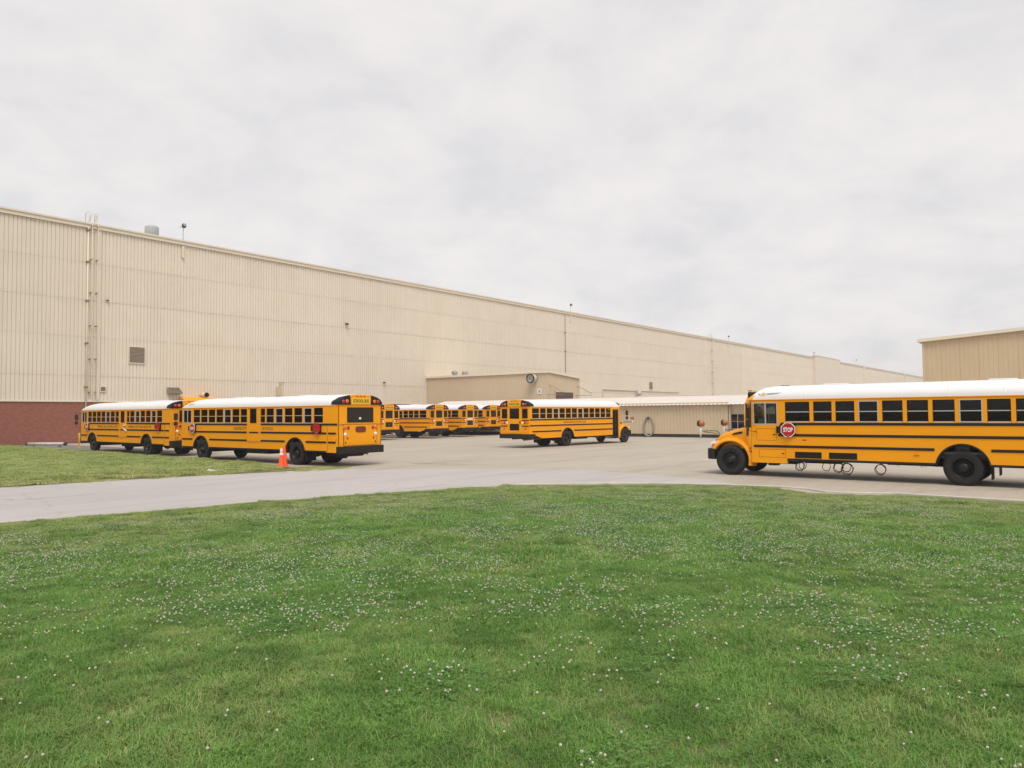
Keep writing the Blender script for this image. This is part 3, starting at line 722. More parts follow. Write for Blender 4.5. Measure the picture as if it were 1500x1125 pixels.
def lamp_housing(root, xr, side, fwd=.42):
    # black shroud wrapping the roof corner, with two warning lamps
    pts = [p for p in roof_sec(.955, a=1.235, n=60) if p[0]*side > .60 and p[1] > ZD+.03]
    if side > 0: pts = pts[::1]
    poly = pts + ([(side*.56, ZD+.045), (side*1.215, ZD+.045)] if side > 0 else [(side*1.215, ZD+.045), (side*.56, ZD+.045)])
    if side > 0: poly = [(side*1.22, ZD+.045)] + pts + [(side*.56, ZD+.045)]
    else: poly = [(side*.56, ZD+.045)] + pts + [(side*1.22, ZD+.045)]
    b = MB(); b.prism(poly, 'x', xr-.05, xr)
    rows = []
    for x, kk, sh in ((xr-.05, 1.0, 0), (xr+.06, 1.012, 0), (xr+fwd*.55, 1.008, .25), (xr+fwd, 1.002, .52)):
        q = [p for p in roof_sec(1., a=1.24, n=60) if p[0]*side > .60 and p[1] > ZD+.02]
        if side < 0: q = q[::-1]
        m_ = max(2, len(q)); rows.append([(x, p[0]*kk, ZD+(p[1]-ZD)*kk*(.955+.045*min(1, (x-xr+.05)/.3))) for p in q])
    # shroud narrows towards the front
    w = len(rows[0])
    for i, r in enumerate(rows):
        keep = max(3, int(w*(1-[0,0,.35,.7][i]))); rows[i] = [r[min(j, keep-1)] for j in range(w)]
    b.smooth = True; b.grid(rows); h = b.build('lamp_housing', 'black', root)
    lamp(h, 'lamp_red', xr-.05, side*.98, ZD+.175, .085, name='warning_lamp'); lamp(h, 'lamp_amber', xr-.05, side*.775, ZD+.185, .085, name='warning_lamp')
def rear_sign(root, xr):
    MB().prism([(.60,ZD+.04),(.58,ZD+.42),(-.58,ZD+.42),(-.60,ZD+.04)], 'x', xr-.035, xr).build('sign_surround', 'yellow', root)
    s = MB().box(xr-.045, xr-.035, -.50, .50, ZD+.08, ZD+.33).build('school_bus_sign', 'sign_yellow', root)
    lettering('SCHOOL BUS', .20, 'letter_black', s, (xr-.0475, 0, ZD+.205), 'rear', width=.88, bold=.004)
    for y in (-.2, 0, .2): box('marker_lamp', 'lamp_red', root, xr-.055, xr-.02, y-.05, y+.05, ZD+.385, ZD+.415)
def interior(root, xs, x0, x1):
    box('floor', 'seat', root, x1, x0, -1.17, 1.17, .90, .97)
    for x in xs:
        for y in (.68, -.68): inst('seat', SEAT, root, (x, y, .97))
def chassis(root, x0, x1, wr, zf=.78, tank=True):
    box('underbody', 'chassis', root, x1, x0, -1.12, 1.12, zf, .905)
    for s in (-1, 1): box('frame_rail', 'chassis', root, x1+.1, x0+.9, s*.38, s*.46, .52, zf)
    b = MB(); b.smooth = True; b.tube([(wr,-.9,.517),(wr,.9,.517)], .085, 10); b.lathe([(0,-.2),(.17,-.17),(.22,0),(.17,.17),(0,.2)], 'x', 14, c=(wr,0,.517)); b.build('rear_axle', 'chassis', root)
    b = MB(); b.smooth = True; b.tube([(0,-.95,.44),(0,.95,.44)], .06, 8); b.build('front_axle', 'chassis', root)
    b = MB(); b.smooth = True; b.tube([(wr+.2,0,.5),(-1.2,0,.6)], .06, 8); b.build('driveshaft', 'chassis', root)
    for s in (-1, 1): box('mud_flap', 'rubber', root, wr-.70, wr-.68, s*.62, s*1.16, .20, .72)
    if tank: box('fuel_tank', 'chassis', root, -5.9, -4.6, -1.1, -.5, .42, .8, bevel=.05)
    box('air_tank', 'chassis', root, -3.4, -2.2, -.3, .3, .44, .78, bevel=.06)
    b = MB(); b.smooth = True; b.tube([(-1.5,-.55,.55),(wr+1.0,-.55,.52),(wr-.6,-.6,.62),(x1+.0,-.6,.50)], .05, 8); b.build('exhaust_pipe', 'rust', root)
def crossview(root, y, x=1.13):
    s = 1 if y > 0 else -1
    b = MB(); b.smooth = True; b.tube([(.60,y*.62,1.40),(.66,y*.66,1.50),(.80,y*.85,1.52),(x-.05,y*.98,1.50),(x,y,1.60)], .014, 6); b.tube([(.66,y*.66,1.42),(x-.1,y*.95,1.47)], .012, 6)
    a = b.build('mirror_arm', 'satin_black', root)
    b = MB(); b.smooth = True; b.lathe([(0,-.12),(.09,-.11),(.115,-.05),(.12,.0),(.115,.02)], 'x', 18); b.cur = 0
    h = b.build('crossview_mirror', 'bus_reflection', root, (x,y,1.78))  # this half carries the bus's reflection as plain colour
    b = MB(); b.smooth = True; b.lathe([(.117,.02),(.115,.08),(.09,.12),(.04,.14),(0,.145)], 'x', 18); b.build('mirror_lens', 'dark', h)
    b = MB(); b.smooth = True; b.tube([(x,y,1.66),(x+.02,y,1.5),(x+.03,y-.02,1.30)], [.05,.042,.03], 8); b.build('mirror_post', 'white_paint', root)
def side_mirror(root, x, y):
    s = 1 if y > 0 else -1
    b = MB(); b.smooth = True; b.tube([(x-.25,s*1.2,2.38),(x,y,2.40),(x,y,1.55),(x-.2,s*1.2,1.50)], .013, 6); b.build('mirror_arm', 'satin_black', root)
    h = box('mirror', 'satin_black', root, x-.05, x+.04, y-.10, y+.10, 1.98, 2.33, bevel=.02); box('mirror_glass', 'dark', h, x-.056, x-.05, y-.085, y+.085, 2.0, 2.31)
    h = box('mirror', 'satin_black', root, x-.05, x+.04, y-.09, y+.09, 1.70, 1.90, bevel=.02); box('mirror_glass', 'dark', h, x-.056, x-.05, y-.075, y+.075, 1.72, 1.88)

# ---- conventional bus (bonnet in front)
XRC = -10.95
def conventional():
    r = empty('school_bus')
    arch = [(-7.01, .66)]
    step = [(-9.70, ZB), (-10.32, .78), (-10.36, .88)]
    WL = [(-1.95,-2.74)] + [(-2.86-.684*k, -3.43-.684*k) for k in range(10)] + [(-9.72,-10.55)]
    WR = [(-1.98-.668*k, -2.53-.668*k) for k in range(12)] + [(-10.0,-10.68)]
    side_panels(r, 1, -.80, XRC, arch, [(-.87,-1.69)] + WL, step, top_cuts=[(-.87,-1.69,1.75)])
    side_panels(r, -1, -1.72, XRC, arch, WR, step)
    for i, (a, b_) in enumerate(WL): window(r, a, b_, 1, i in (3, 7))
    for i, (a, b_) in enumerate(WR): window(r, a, b_, -1, i in (5, 9))
    # driver's window
    b = MB(); b.box(-1.69,-.87,HW-.03,HW+.008,1.75,1.785); b.box(-1.69,-.87,HW-.03,HW+.008,2.465,2.5); b.box(-1.69,-1.665,HW-.03,HW+.008,1.785,2.465); b.box(-.895,-.87,HW-.03,HW+.008,1.785,2.465); b.box(-1.30,-1.265,HW-.03,HW+.006,1.785,2.465)
    dw = b.build('driver_window', 'frame_white', r)
    box('pane', 'clear_glass', dw, -1.665,-1.30,HW-.025,HW-.02,1.785,2.465); box('pane', 'clear_glass', dw, -1.265,-.895,HW-.025,HW-.02,1.785,2.465)
    # service hatches below the driver
    for x0, x1, z0, z1 in ((-1.66,-.98,1.22,1.62), (-1.95,-1.05,.66,.93)):
        b = MB(); t = .008
        b.box(x0,x1,HW,HW+.003,z0,z0+t); b.box(x0,x1,HW,HW+.003,z1-t,z1); b.box(x0,x0+t,HW,HW+.003,z0+t,z1-t); b.box(x1-t,x1,HW,HW+.003,z0+t,z1-t)
        h = b.build('access_hatch', 'letter_dark', r); box('latch', 'black', h, x0+.05, x0+.13, HW+.003, HW+.012, (z0+z1)/2-.015, (z0+z1)/2+.015)
    # rails
    for z, x0 in ((1.775,-1.80), (1.405,-1.72)): rail(r, XRC+.04, x0, 1, z)
    rail(r, -6.30, -.88, 1, 1.03); rail(r, XRC+.30, -7.72, 1, 1.03)
    rail(r, -6.32, -2.0, 1, .602, .075); rail(r, -9.6, -7.70, 1, .602, .075)
    for z in (1.775, 1.405): rail(r, XRC+.04, -1.74, -1, z)
    rail(r, -6.30, -1.74, -1, 1.03); rail(r, XRC+.30, -7.72, -1, 1.03)
    # entrance door on the right
    dr = MB().box(-1.72, -1.66, -HW, -HW+.05, .36, 2.42).box(-1.06,-.98,-HW,-HW+.05,.36,2.42).box(-1.66,-1.06,-HW,-HW+.05,2.34,2.42).build('door_frame', 'black', r)
    for x0, x1 in ((-1.655,-1.37),(-1.35,-1.065)):
        lf = MB().box(x0,x0+.04,-HW,-HW+.03,.40,2.33).box(x1-.04,x1,-HW,-HW+.03,.40,2.33).box(x0+.04,x1-.04,-HW,-HW+.03,.40,.50).box(x0+.04,x1-.04,-HW,-HW+.03,2.27,2.33).box(x0+.04,x1-.04,-HW,-HW+.03,1.30,1.36).build('door_leaf', 'black', r)
        box('pane', 'tint_glass', lf, x0+.04,x1-.04,-HW+.012,-HW+.016,1.36,2.27); box('pane', 'tint_glass', lf, x0+.04,x1-.04,-HW+.012,-HW+.016,.50,1.30)
    box('step_well', 'chassis', r, -1.70, -1.0, -HW+.06, -.45, .34, .40)
    MB().box(-.98, -.80, -HW, -HW+.04, .5, ZW1).box(-1.72,-.80,-HW,-HW+.04,2.42,ZD+.01).build('side_panel', 'yellow', r)
    # roof
    roof(r, [(-.74,.32),(-.80,.56),(-.90,.78),(-1.05,.92),(-1.3,.99),(-1.6,1.),(-5,1.),(-10.2,1.),(-10.7,.985),(XRC,.93)])
    b = MB(); b.smooth = True
    b.grid([[(x, y*1.006, ZD+(z-ZD)*1.012) for y, z in roof_sec(k)] for x, k in ((-.66,.10),(-.72,.36),(-.80,.585),(-.87,.74))]); b.build('front_cap', 'yellow', r)
    b = MB(); b.smooth = True
    b.grid([[(x, y*1.004, ZD+(z-ZD)*1.010) for y, z in roof_sec(k)] for x, k in ((XRC+.14,.965),(XRC,.93))]); b.build('rear_cap', 'yellow', r)
    roof_ribs(r, [-2.6-1.37*k for k in range(6)])
    box('roof_hatch', 'roof_white', r, -3.6, -2.9, -.35, .35, 3.05, 3.10, bevel=.02); box('roof_hatch', 'roof_white', r, -8.3, -7.6, -.35, .35, 3.05, 3.10, bevel=.02)
    box('roof_beacon', 'black', r, -1.75, -1.5, .1, .25, 3.05, 3.085)
    # windscreen: bulged front
    def fx(y): return -.80+.52*(1-min(1, abs(y)/1.2)**3.2)
    ys = [1.2-2.4*i/24 for i in range(25)]
    def band(name, mt, z0, z1, off, y_lo, y_hi, dx=0., lean=0., n=12):
        b = MB(); b.smooth = True; Y = [y_lo+(y_hi-y_lo)*i/n for i in range(n+1)]
        b.grid([[(fx(y)+off+dx, y, z0) for y in Y], [(fx(y)+off+lean, y, z1) for y in Y], [(fx(y)+off+lean-.04, y, z1) for y in Y], [(fx(y)+off+dx-.04, y, z0) for y in Y]]); return b.build(name, mt, r)
    band('cowl', 'yellow', .85, 1.72, .02, -1.2, 1.2, n=24)
    band('windscreen_header', 'yellow', 2.47, 2.72, -.0, -1.2, 1.2, lean=-.10, n=24)
    band('windscreen', 'clear_glass', 1.72, 2.47, .01, .02, .78); band('windscreen', 'clear_glass', 1.72, 2.47, .01, -.78, -.02)
    band('windscreen', 'clear_glass', 1.72, 2.47, .01, .93, 1.17, n=6); band('windscreen', 'clear_glass', 1.72, 2.47, .01, -1.17, -.93, n=6)
    band('windscreen_pillar', 'yellow', 1.70, 2.48, .035, .76, .94, n=4); band('windscreen_pillar', 'yellow', 1.70, 2.48, .035, -.94, -.76, n=4); band('windscreen_pillar', 'black', 1.70, 2.48, .02, -.03, .03, n=2)
    band('windscreen_gasket', 'black', 1.66, 1.73, .03, -1.2, 1.2, n=24)
    for s in (-1, 1): MB().box(-.83,-.76,s*1.165,s*1.205,1.70,2.50).build('windscreen_gasket', 'black', r)
    sg = MB().box(-.66,-.61,-.5,.5,2.70,2.92).build('school_bus_sign', 'sign_yellow', r); lettering('SCHOOL BUS', .2, 'letter_black', sg, (-.607,0,2.81), 'front', width=.9, bold=.004)
    for s in (-1, 1):
        for y, mt in ((.74,'lamp_amber'),(.96,'lamp_red')):
            hd = MB(); hd.smooth = True; hd.lathe([(.09,-.25),(.10,-.02),(.105,.03)], 'x', 16); hh = hd.build('warning_lamp_hood', 'black', r, (-.66,s*y,2.77)); lamp(hh, mt, 0, 0, 0, .09, d=.03, name='warning_lamp')
        box('marker_lamp', 'lamp_amber', r, -.70, -.58, s*.86-.05, s*.86+.05, 2.89, 2.93)
    # bonnet
    st = [(-.66,.95,1.74),(-.45,.93,1.70),(-.15,.89,1.63),(.15,.84,1.555),(.42,.78,1.47),(.60,.72,1.39),(.70,.66,1.30),(.75,.60,1.18)]
    rows = []
    for x, w, z in st:
        h = [(w*1.02, .92),(w*1.02, z-.30),(w, z-.17),(w*.93, z-.085),(w*.78, z-.035),(w*.45, z-.008),(0, z)]
        rows.append([(x, y, zz) for y, zz in h] + [(x, -y, zz) for y, zz in h[::-1][1:]])
    b = MB(); b.smooth = True; b.grid(rows); b.add([(p[0]+.0, p[1], p[2]) for p in rows[-1]], [tuple(range(len(rows[-1])))]); hood = b.build('bonnet', 'yellow', r)
    for s in (-1, 1):
        pl = [(-.36,1.435),(.02,1.375),(.04,1.40),(-.05,1.45),(-.30,1.505),(-.37,1.50)]
        b = MB(); b.add([(x, s*(.952-.12*(x+.36)), z) for x, z in pl], [tuple(range(6))]); b.build('bonnet_vent', 'black', hood)
        b = MB(); b.box(.30,.34,s*.86,s*.88,1.20,1.24); b.build('bonnet_latch', 'black', hood)
    gr = MB(); gr.box(.72,.775,-.56,.56,.92,1.20); gr = gr.build('grille', 'black', r)
    for k in range(5): box('grille_bar', 'alu', gr, .775,.79,-.52,.52,.95+k*.05,.965+k*.05)
    for s in (-1, 1):
        rows = []
        for i in range(29):
            a = R(-14)+R(163)*i/28; c, sn = math.cos(a), math.sin(a)   # from the rear bottom (behind the wheel) over the top to the nose
            fr = i/28; flat = 1+.03*math.sin(math.pi*fr)
            row = []
            for y, rad in ((.72,.79),(.90,.80),(1.03,.795),(1.11,.77),(1.155,.73),(1.17,.69),(1.165,.665),(1.10,.655),(.75,.655)):
                row.append((-c*rad*(1.0 if c > 0 else 1.02), s*y, .517+sn*rad*.98+ (.0)))
            rows.append(row)
        b = MB(); b.smooth = True; b.grid(rows); fd = b.build('fender', 'yellow', r)
        b = MB(); b.smooth = True; b.grid([[(-.64*math.cos(a), yy, .517+.64*math.sin(a)) for a in [math.pi*i/14 for i in range(15)]] for yy in (s*1.05, s*.55)]); b.build('wheel_well', 'black', r)
        box('lower_panel', 'yellow', r, -2.0 if s > 0 else -1.0, -.80, s*1.18, s*1.219, .47, .60)
        box('fender_tail', 'yellow', r, -.82, -.66, s*.8, s*1.15, .52, .80)
        b = MB(); b.prism([(.60,.92),(.80,.94),(.76,1.12),(.60,1.17)], 'y', s*.66, s*1.06); hl = b.build('headlamp', 'lamp_white', r, bevel=.02)
        box('turn_lamp', 'lamp_amber', r, .55, .70, s*1.06, s*1.10, .98, 1.06)
    pl = [(.56,1.20),(.80,1.16),(.92,.95),(.97,.4),(.97,-.4),(.92,-.95),(.80,-1.16),(.56,-1.20),(.56,-1.06),(.76,-.9),(.82,0),(.76,.9),(.56,1.06)]
    MB().prism(pl, 'z', .53, .90).build('bumper', 'satin_black', r, bevel=.02)
    crossview(r, 1.02); crossview(r, -1.05); side_mirror(r, -.78, 1.42); side_mirror(r, -.15, -1.42)
    # rear
    rear_face(r, XRC, .88)
    for s in (-1, 1): lamp_housing(r, XRC, s)
    rear_sign(r, XRC); x = XRC
    def rwin(y0, y1, z0, z1):
        g = MB().box(x-.012,x,y0-.03,y1+.03,z0-.03,z1+.03).build('rear_window', 'black', r, bevel=.008); box('pane', 'black_glass', g, x-.016,x-.012,y0,y1,z0,z1)
    rwin(.66,1.06,1.90,2.46); rwin(-1.06,-.66,1.90,2.46)
    d = MB().box(x-.02,x-.0,-.56,.56,.92,2.56).build('emergency_door', 'yellow', r)
    for y0, y1, z0, z1 in ((-.37,.37,1.88,2.48),(-.37,.37,1.14,1.50)):
        g = MB().box(x-.03,x-.02,y0-.03,y1+.03,z0-.03,z1+.03).build('door_window', 'black', d, bevel=.008); box('pane', 'black_glass', g, x-.034,x-.03,y0,y1,z0,z1)
    box('door_handle', 'black', d, x-.05, x-.02, -.50,-.44,1.56,1.70)
    for s in (-1, 1):
        lamp(r, 'lamp_red', x, s*.86, 1.585, .085); lamp(r, 'lamp_amber', x, s*1.06, 1.585, .075); lamp(r, 'lamp_white', x, s*.645, 1.585, .085)
        lamp(r, 'lamp_red', x, s*.90, 1.22, .055)
        for z in (1.745, 1.385): box('rear_rail', 'satin_black', r, x-.022, x, s*.62, s*1.19, z-.03, z+.03)
    MB().prism([(1.24,.60),(1.24,.88),(-1.24,.88),(-1.24,.60)], 'x', XRC-.10, XRC+.02).build('rear_bumper', 'satin_black', r, bevel=.02)
    for s in (-1, 1): MB().box(XRC+.02,XRC+.55,s*1.19,s*1.235,.62,.86).build('rear_bumper', 'satin_black', r, bevel=.01)
    chassis(r, -.75, XRC+.15, -7.01); interior(r, [-2.6-.72*k for k in range(11)], -.7, XRC+.1)
    for s in (-1, 1):
        wheel(r, 0, s*1.03, s, True); wheel(r, -7.01, s*1.03, s, False); wheel(r, -7.01, s*.70, s, False)
    # dashboard, wheel, driver's seat and grab rails
    box('dashboard', 'seat', r, -.95, -.55, -1.1, 1.1, 1.35, 1.72, bevel=.05)
    b = MB(); b.smooth = True; b.tube([(-1.12+.1*math.cos(a)*.6,.62+.22*math.sin(a),1.80+.2*math.cos(a)) for a in [2*math.pi*i/16 for i in range(16)]], .016, 6, closed=True); b.tube([(-1.12,.62,1.80),(-.85,.62,1.62)], .02, 6); b.build('steering_wheel', 'black', r)
    box('driver_seat', 'seat', r, -1.95, -1.80, .4, .85, 1.1, 2.05, bevel=.05); box('driver_seat_cushion', 'seat', r, -1.95, -1.45, .4, .85, 1.2, 1.36, bevel=.04)
    for y in (.25,-.5):
        b = MB(); b.smooth = True; b.tube([(-2.25,y,1.0),(-2.25,y,2.4),(-2.25,y*2.6,2.4)], .022, 6); b.build('grab_rail', 'grab_yellow', r)
    b = MB(); b.smooth = True; b.tube([(-1.3,-.85,1.0),(-1.3,-.85,2.4)], .022, 6); b.tube([(-1.75,-.6,1.0),(-1.75,-.6,2.4)], .022, 6); b.build('grab_rail', 'grab_yellow', r)
    return r

# ---- rear-engine bus (flat front)
XRT, XFT, WBT = -10.30, 1.75, -7.45
def rear_engine():
    r = empty('school_bus')
    arch = [(0, .66), (WBT, .66)]
    WL = [(.66-.672*k, .10-.672*k) for k in range(7)] + [(-4.92,-5.27)] + [(-5.38-.672*k, -5.92-.672*k) for k in range(5)] + [(-8.74,-9.33)]
    DW = (-4.13,-4.63)
    side_panels(r, 1, XFT, XRT, arch, [(1.62,.88), DW] + WL, [], top_cuts=[])
    for i, (a, b_) in enumerate(WL): window(r, a, b_, 1, i in (4, 9, 12))
    WR = [(.60-.685*k, .05-.685*k) for k in range(14)]
    side_panels(r, -1, .72, XRT, arch, WR, [])
    for i, (a, b_) in enumerate(WR): window(r, a, b_, -1, i in (4, 9))
    b = MB(); z0, z1 = ZSILL, ZW1
    b.box(.88,1.62,HW-.03,HW+.006,z0,z0+.03); b.box(.88,1.62,HW-.03,HW+.006,z1-.03,z1); b.box(.88,.905,HW-.03,HW+.006,z0+.03,z1-.03); b.box(1.595,1.62,HW-.03,HW+.006,z0+.03,z1-.03); b.box(1.23,1.26,HW-.03,HW+.006,z0+.03,z1-.03)
    dw = b.build('driver_window', 'frame_white', r); box('pane', 'tint_glass', dw, .905,1.23,HW-.025,HW-.02,z0+.03,z1-.03); box('pane', 'tint_glass', dw, 1.26,1.595,HW-.025,HW-.02,z0+.03,z1-.03)
    # emergency side door: frame and leaf stand proud
    b = MB(); b.box(-3.98,-3.91,HW,HW+.03,.99,2.60); b.box(-4.95,-4.88,HW,HW+.03,.99,2.60); b.box(-4.88,-3.98,HW,HW+.03,2.54,2.60); b.box(-4.88,-3.98,HW,HW+.03,.99,1.04); dr = b.build('emergency_door', 'yellow', r)
    MB().box(-4.86,-4.00,HW,HW+.012,1.05,1.82).box(-4.13,-4.00,HW+.005,HW+.012,1.82,2.53).box(-4.86,-4.63,HW+.005,HW+.012,1.82,2.53).build('door_leaf', 'yellow', dr)
    g = MB().box(-4.63,-4.13,HW-.02,HW+.014,1.835,1.86).box(-4.63,-4.13,HW-.02,HW+.014,2.475,2.50).box(-4.63,-4.605,HW-.02,HW+.014,1.86,2.475).box(-4.155,-4.13,HW-.02,HW+.014,1.86,2.475).build('door_window', 'black', dr); box('pane', 'tint_glass', g, -4.605,-4.155,HW-.01,HW-.005,1.86,2.475)
    b = MB(); b.prism([(1.22+.012,1.405-.035),(1.22+.03,1.405-.02),(1.22+.03,1.405+.02),(1.22+.012,1.405+.035)], 'x', -4.78, -4.08); b.build('door_rail', 'satin_black', dr)
    for z in (1.775, 1.405): rail(r, -3.89, .50, 1, z)
    rail(r, XRT+.05, -4.97, 1, 1.785); rail(r, -9.55, -4.97, 1, 1.41); rail(r, -10.15, -9.68, 1, 1.41)
    rail(r, .78, XFT-.02, 1, 1.03); rail(r, -3.89, -.76, 1, 1.03); rail(r, -6.72, -4.97, 1, 1.03); rail(r, -9.55, -8.20, 1, 1.03); rail(r, -10.15, -9.68, 1, 1.03)
    rail(r, -6.75, -.74, 1, .635, .07); rail(r, .74, XFT-.03, 1, .635, .07); rail(r, -9.55, -8.15, 1, .635, .07)
    for z in (1.775, 1.405): rail(r, XRT+.05, .70, -1, z)
    rail(r, -6.72, -.76, -1, 1.03)
    MB().box(-9.62,-9.605,HW,HW+.004,ZB+.02,ZSILL-.1).build('engine_door_seam', 'letter_dark', r)
    roof(r, [(1.80,.10),(1.74,.36),(1.60,.62),(1.40,.80),(1.1,.92),(.7,.985),(.3,1.),(-4,1.),(-9.6,1.),(-10.05,.985),(XRT,.93)])
    b = MB(); b.smooth = True
    b.grid([[(x, y*1.006, ZD+(z-ZD)*1.012) for y, z in roof_sec(k)] for x, k in ((1.82,.02),(1.80,.10),(1.74,.36),(1.68,.49))]); b.build('front_cap', 'yellow', r)
    b = MB(); b.smooth = True
    b.grid([[(x, y*1.004, ZD+(z-ZD)*1.010) for y, z in roof_sec(k)] for x, k in ((XRT+.12,.965),(XRT,.93))]); b.build('rear_cap', 'yellow', r)
    roof_ribs(r, [-.4-1.37*k for k in range(7)])
    box('roof_hatch', 'roof_white', r, -2.3, -1.6, -.35, .35, 3.05, 3.10, bevel=.02); box('roof_hatch', 'roof_white', r, -7.3, -6.6, -.35, .35, 3.05, 3.10, bevel=.02)
    # front
    b = MB(); b.box(XFT-.02,XFT+.05,-1.2,1.2,.58,1.45).build('front_panel', 'yellow', r, bevel=.02)
    MB().box(XFT-.02,XFT+.04,-1.2,1.2,2.46,2.60).box(XFT-.02,XFT+.04,-.05,.05,1.45,2.46).box(XFT-.02,XFT+.04,1.14,1.2,1.45,2.46).box(XFT-.02,XFT+.04,-1.2,-1.14,1.45,2.46).build('windscreen_frame', 'black', r)
    for y0, y1 in ((.05,1.14),(-1.14,-.05)): box('windscreen', 'tint_glass', r, XFT,XFT+.012,y0,y1,1.45,2.46)
    MB().box(XFT+.05,XFT+.16,-1.2,1.2,.50,.78).build('bumper', 'satin_black', r, bevel=.03)
    for s in (-1, 1): lamp(r, 'lamp_white', XFT+.05, s*.9, 1.02, .10, d=.04, name='headlamp'); side_mirror(r, XFT+.25, s*1.42)
    # entrance door on the right
    MB().box(.74,.80,-HW,-HW+.05,.36,2.5).box(1.62,XFT,-HW,-HW+.05,.36,2.5).box(.80,1.62,-HW,-HW+.05,2.4,2.58).build('door_frame', 'black', r); box('door_glass', 'tint_glass', r, .80,1.62,-HW+.01,-HW+.02,.4,2.4)
    box('step_well', 'chassis', r, .75, 1.6, -HW+.06, -.45, .36, .42)
    # rear
    x = XRT; rear_face(r, x, .86)
    for s in (-1, 1): lamp_housing(r, x, s)
    rear_sign(r, x)
    g = MB().box(x-.02,x,-.74,.74,1.86,2.50).build('rear_window', 'black', r, bevel=.012); pn = box('pane', 'black_glass', g, x-.024,x-.02,-.70,.70,1.90,2.46); box('sticker', 'white_paint', pn, x-.026,x-.024,-.02,.09,1.99,2.08)
    MB().box(x-.012,x,-.84,.84,2.51,2.55).box(x-.012,x,-.84,-.76,1.82,2.51).box(x-.012,x,.76,.84,1.82,2.51).build('window_surround', 'yellow', r)
    ep = MB().box(x-.025,x,-.93,.93,.89,1.76).build('engine_door', 'yellow', r, bevel=.008)
    for y in (-.93,.93): box('hinge_seam', 'letter_dark', ep, x-.027, x-.002, y-.006, y+.006, .89, 1.78)
    box('seam', 'letter_dark', ep, x-.024, x-.002, -1.15, 1.15, 1.775, 1.785)
    b = MB(); b.prism([(y*.30/.30, z) for y, z in [(.30,1.52),(.27,1.46),(.20,1.43),(-.20,1.43),(-.27,1.46),(-.30,1.52),(-.30,1.60),(-.27,1.66),(-.20,1.69),(.20,1.69),(.27,1.66),(.30,1.60)]], 'x', x-.035, x-.02); b.build('centre_reflector', 'reflector_brown', r)
    for s in (-1, 1):
        lamp(r, 'lamp_red', x-.025, s*.70, 1.64, .085); lamp(r, 'lamp_amber', x-.025, s*.90, 1.64, .085); lamp(r, 'lamp_white', x-.025, s*.86, 1.36, .08); lamp(r, 'lamp_red', x-.025, s*.74, 1.20, .05)
        box('engine_latch', 'black', r, x-.04, x-.02, s*.84-.02, s*.84+.02, .98, 1.06)
        for z, yy in ((1.42,1.05),(1.15,1.08)): lamp(r, 'lamp_amber', XRT+.12, s*HW, z, .03, axis='y', d=.02*s, name='marker_lamp')
    MB().box(x-.16,x+.03,-1.23,1.23,.54,.86).build('rear_bumper', 'satin_black', r, bevel=.02)
    for s in (-1, 1): MB().box(x+.03,x+.12,s*1.18,s*1.23,.56,.86).build('rear_bumper', 'satin_black', r, bevel=.01)
    chassis(r, XFT-.1, x+.2, WBT, tank=False); box('engine', 'chassis', r, x+.3, x+1.7, -.5, .5, .40, .8, bevel=.05); box('fuel_tank', 'chassis', r, -5.0, -3.2, -.8, .8, .40, .8, bevel=.05)
    interior(r, [.3-.72*k for k in range(14)], XFT-.1, x+.1)
    for s in (-1, 1):
        wheel(r, 0, s*1.03, s, True); wheel(r, WBT, s*1.03, s, False); wheel(r, WBT, s*.70, s, False)
    stop_sign(r, .64, 1.565, True); stop_sign(r, -9.02, 1.62, False)
    return r
def place(o, x, y, deg, label, group=None):
    o.location = (x, y, 0); o.rotation_euler = (0, 0, R(deg)); tag(o, label, 'school bus', group); return o
conv = conventional(); trans = rear_engine()
extra = {}
busD = copy_tree(conv); rowb = [copy_tree(conv) for _ in range(4)]; busC = copy_tree(trans)
A_, B_ = conv, trans
place(A_, 8.2995, 27.016, 140.86, 'yellow school bus with STOP sign and cable coils hanging under its side')
place(B_, -14.81, 38.40, 143.41, 'rear-engine yellow school bus beside two orange cones, wide black rear window')
place(busC, -25.515, 47.884, 140.1, 'rear-engine yellow school bus nosed up toward the brick wall')
place(busD, 7.42, 55.85, 48.4, 'yellow school bus standing crosswise alone in the lot, closed door side showing')
WD = math.degrees(WA)+90
rowlab = ['yellow school bus in parked row, partly behind the bus with orange cones', 'second yellow school bus of the parked row, most of its window side showing', 'third yellow school bus of the parked row with white plate on rear door', 'last yellow school bus of the parked row, beside the tan shed']
for o, (s, n_), lb in zip(rowb, ((44.1,47.6),(49.4,46.75),(54.05,47.1),(58.55,47.9)), rowlab):
    p = S2W(s, n_-XRC); place(o, p.x, p.y, WD, lb, 'parked row of school buses in front of the shed')
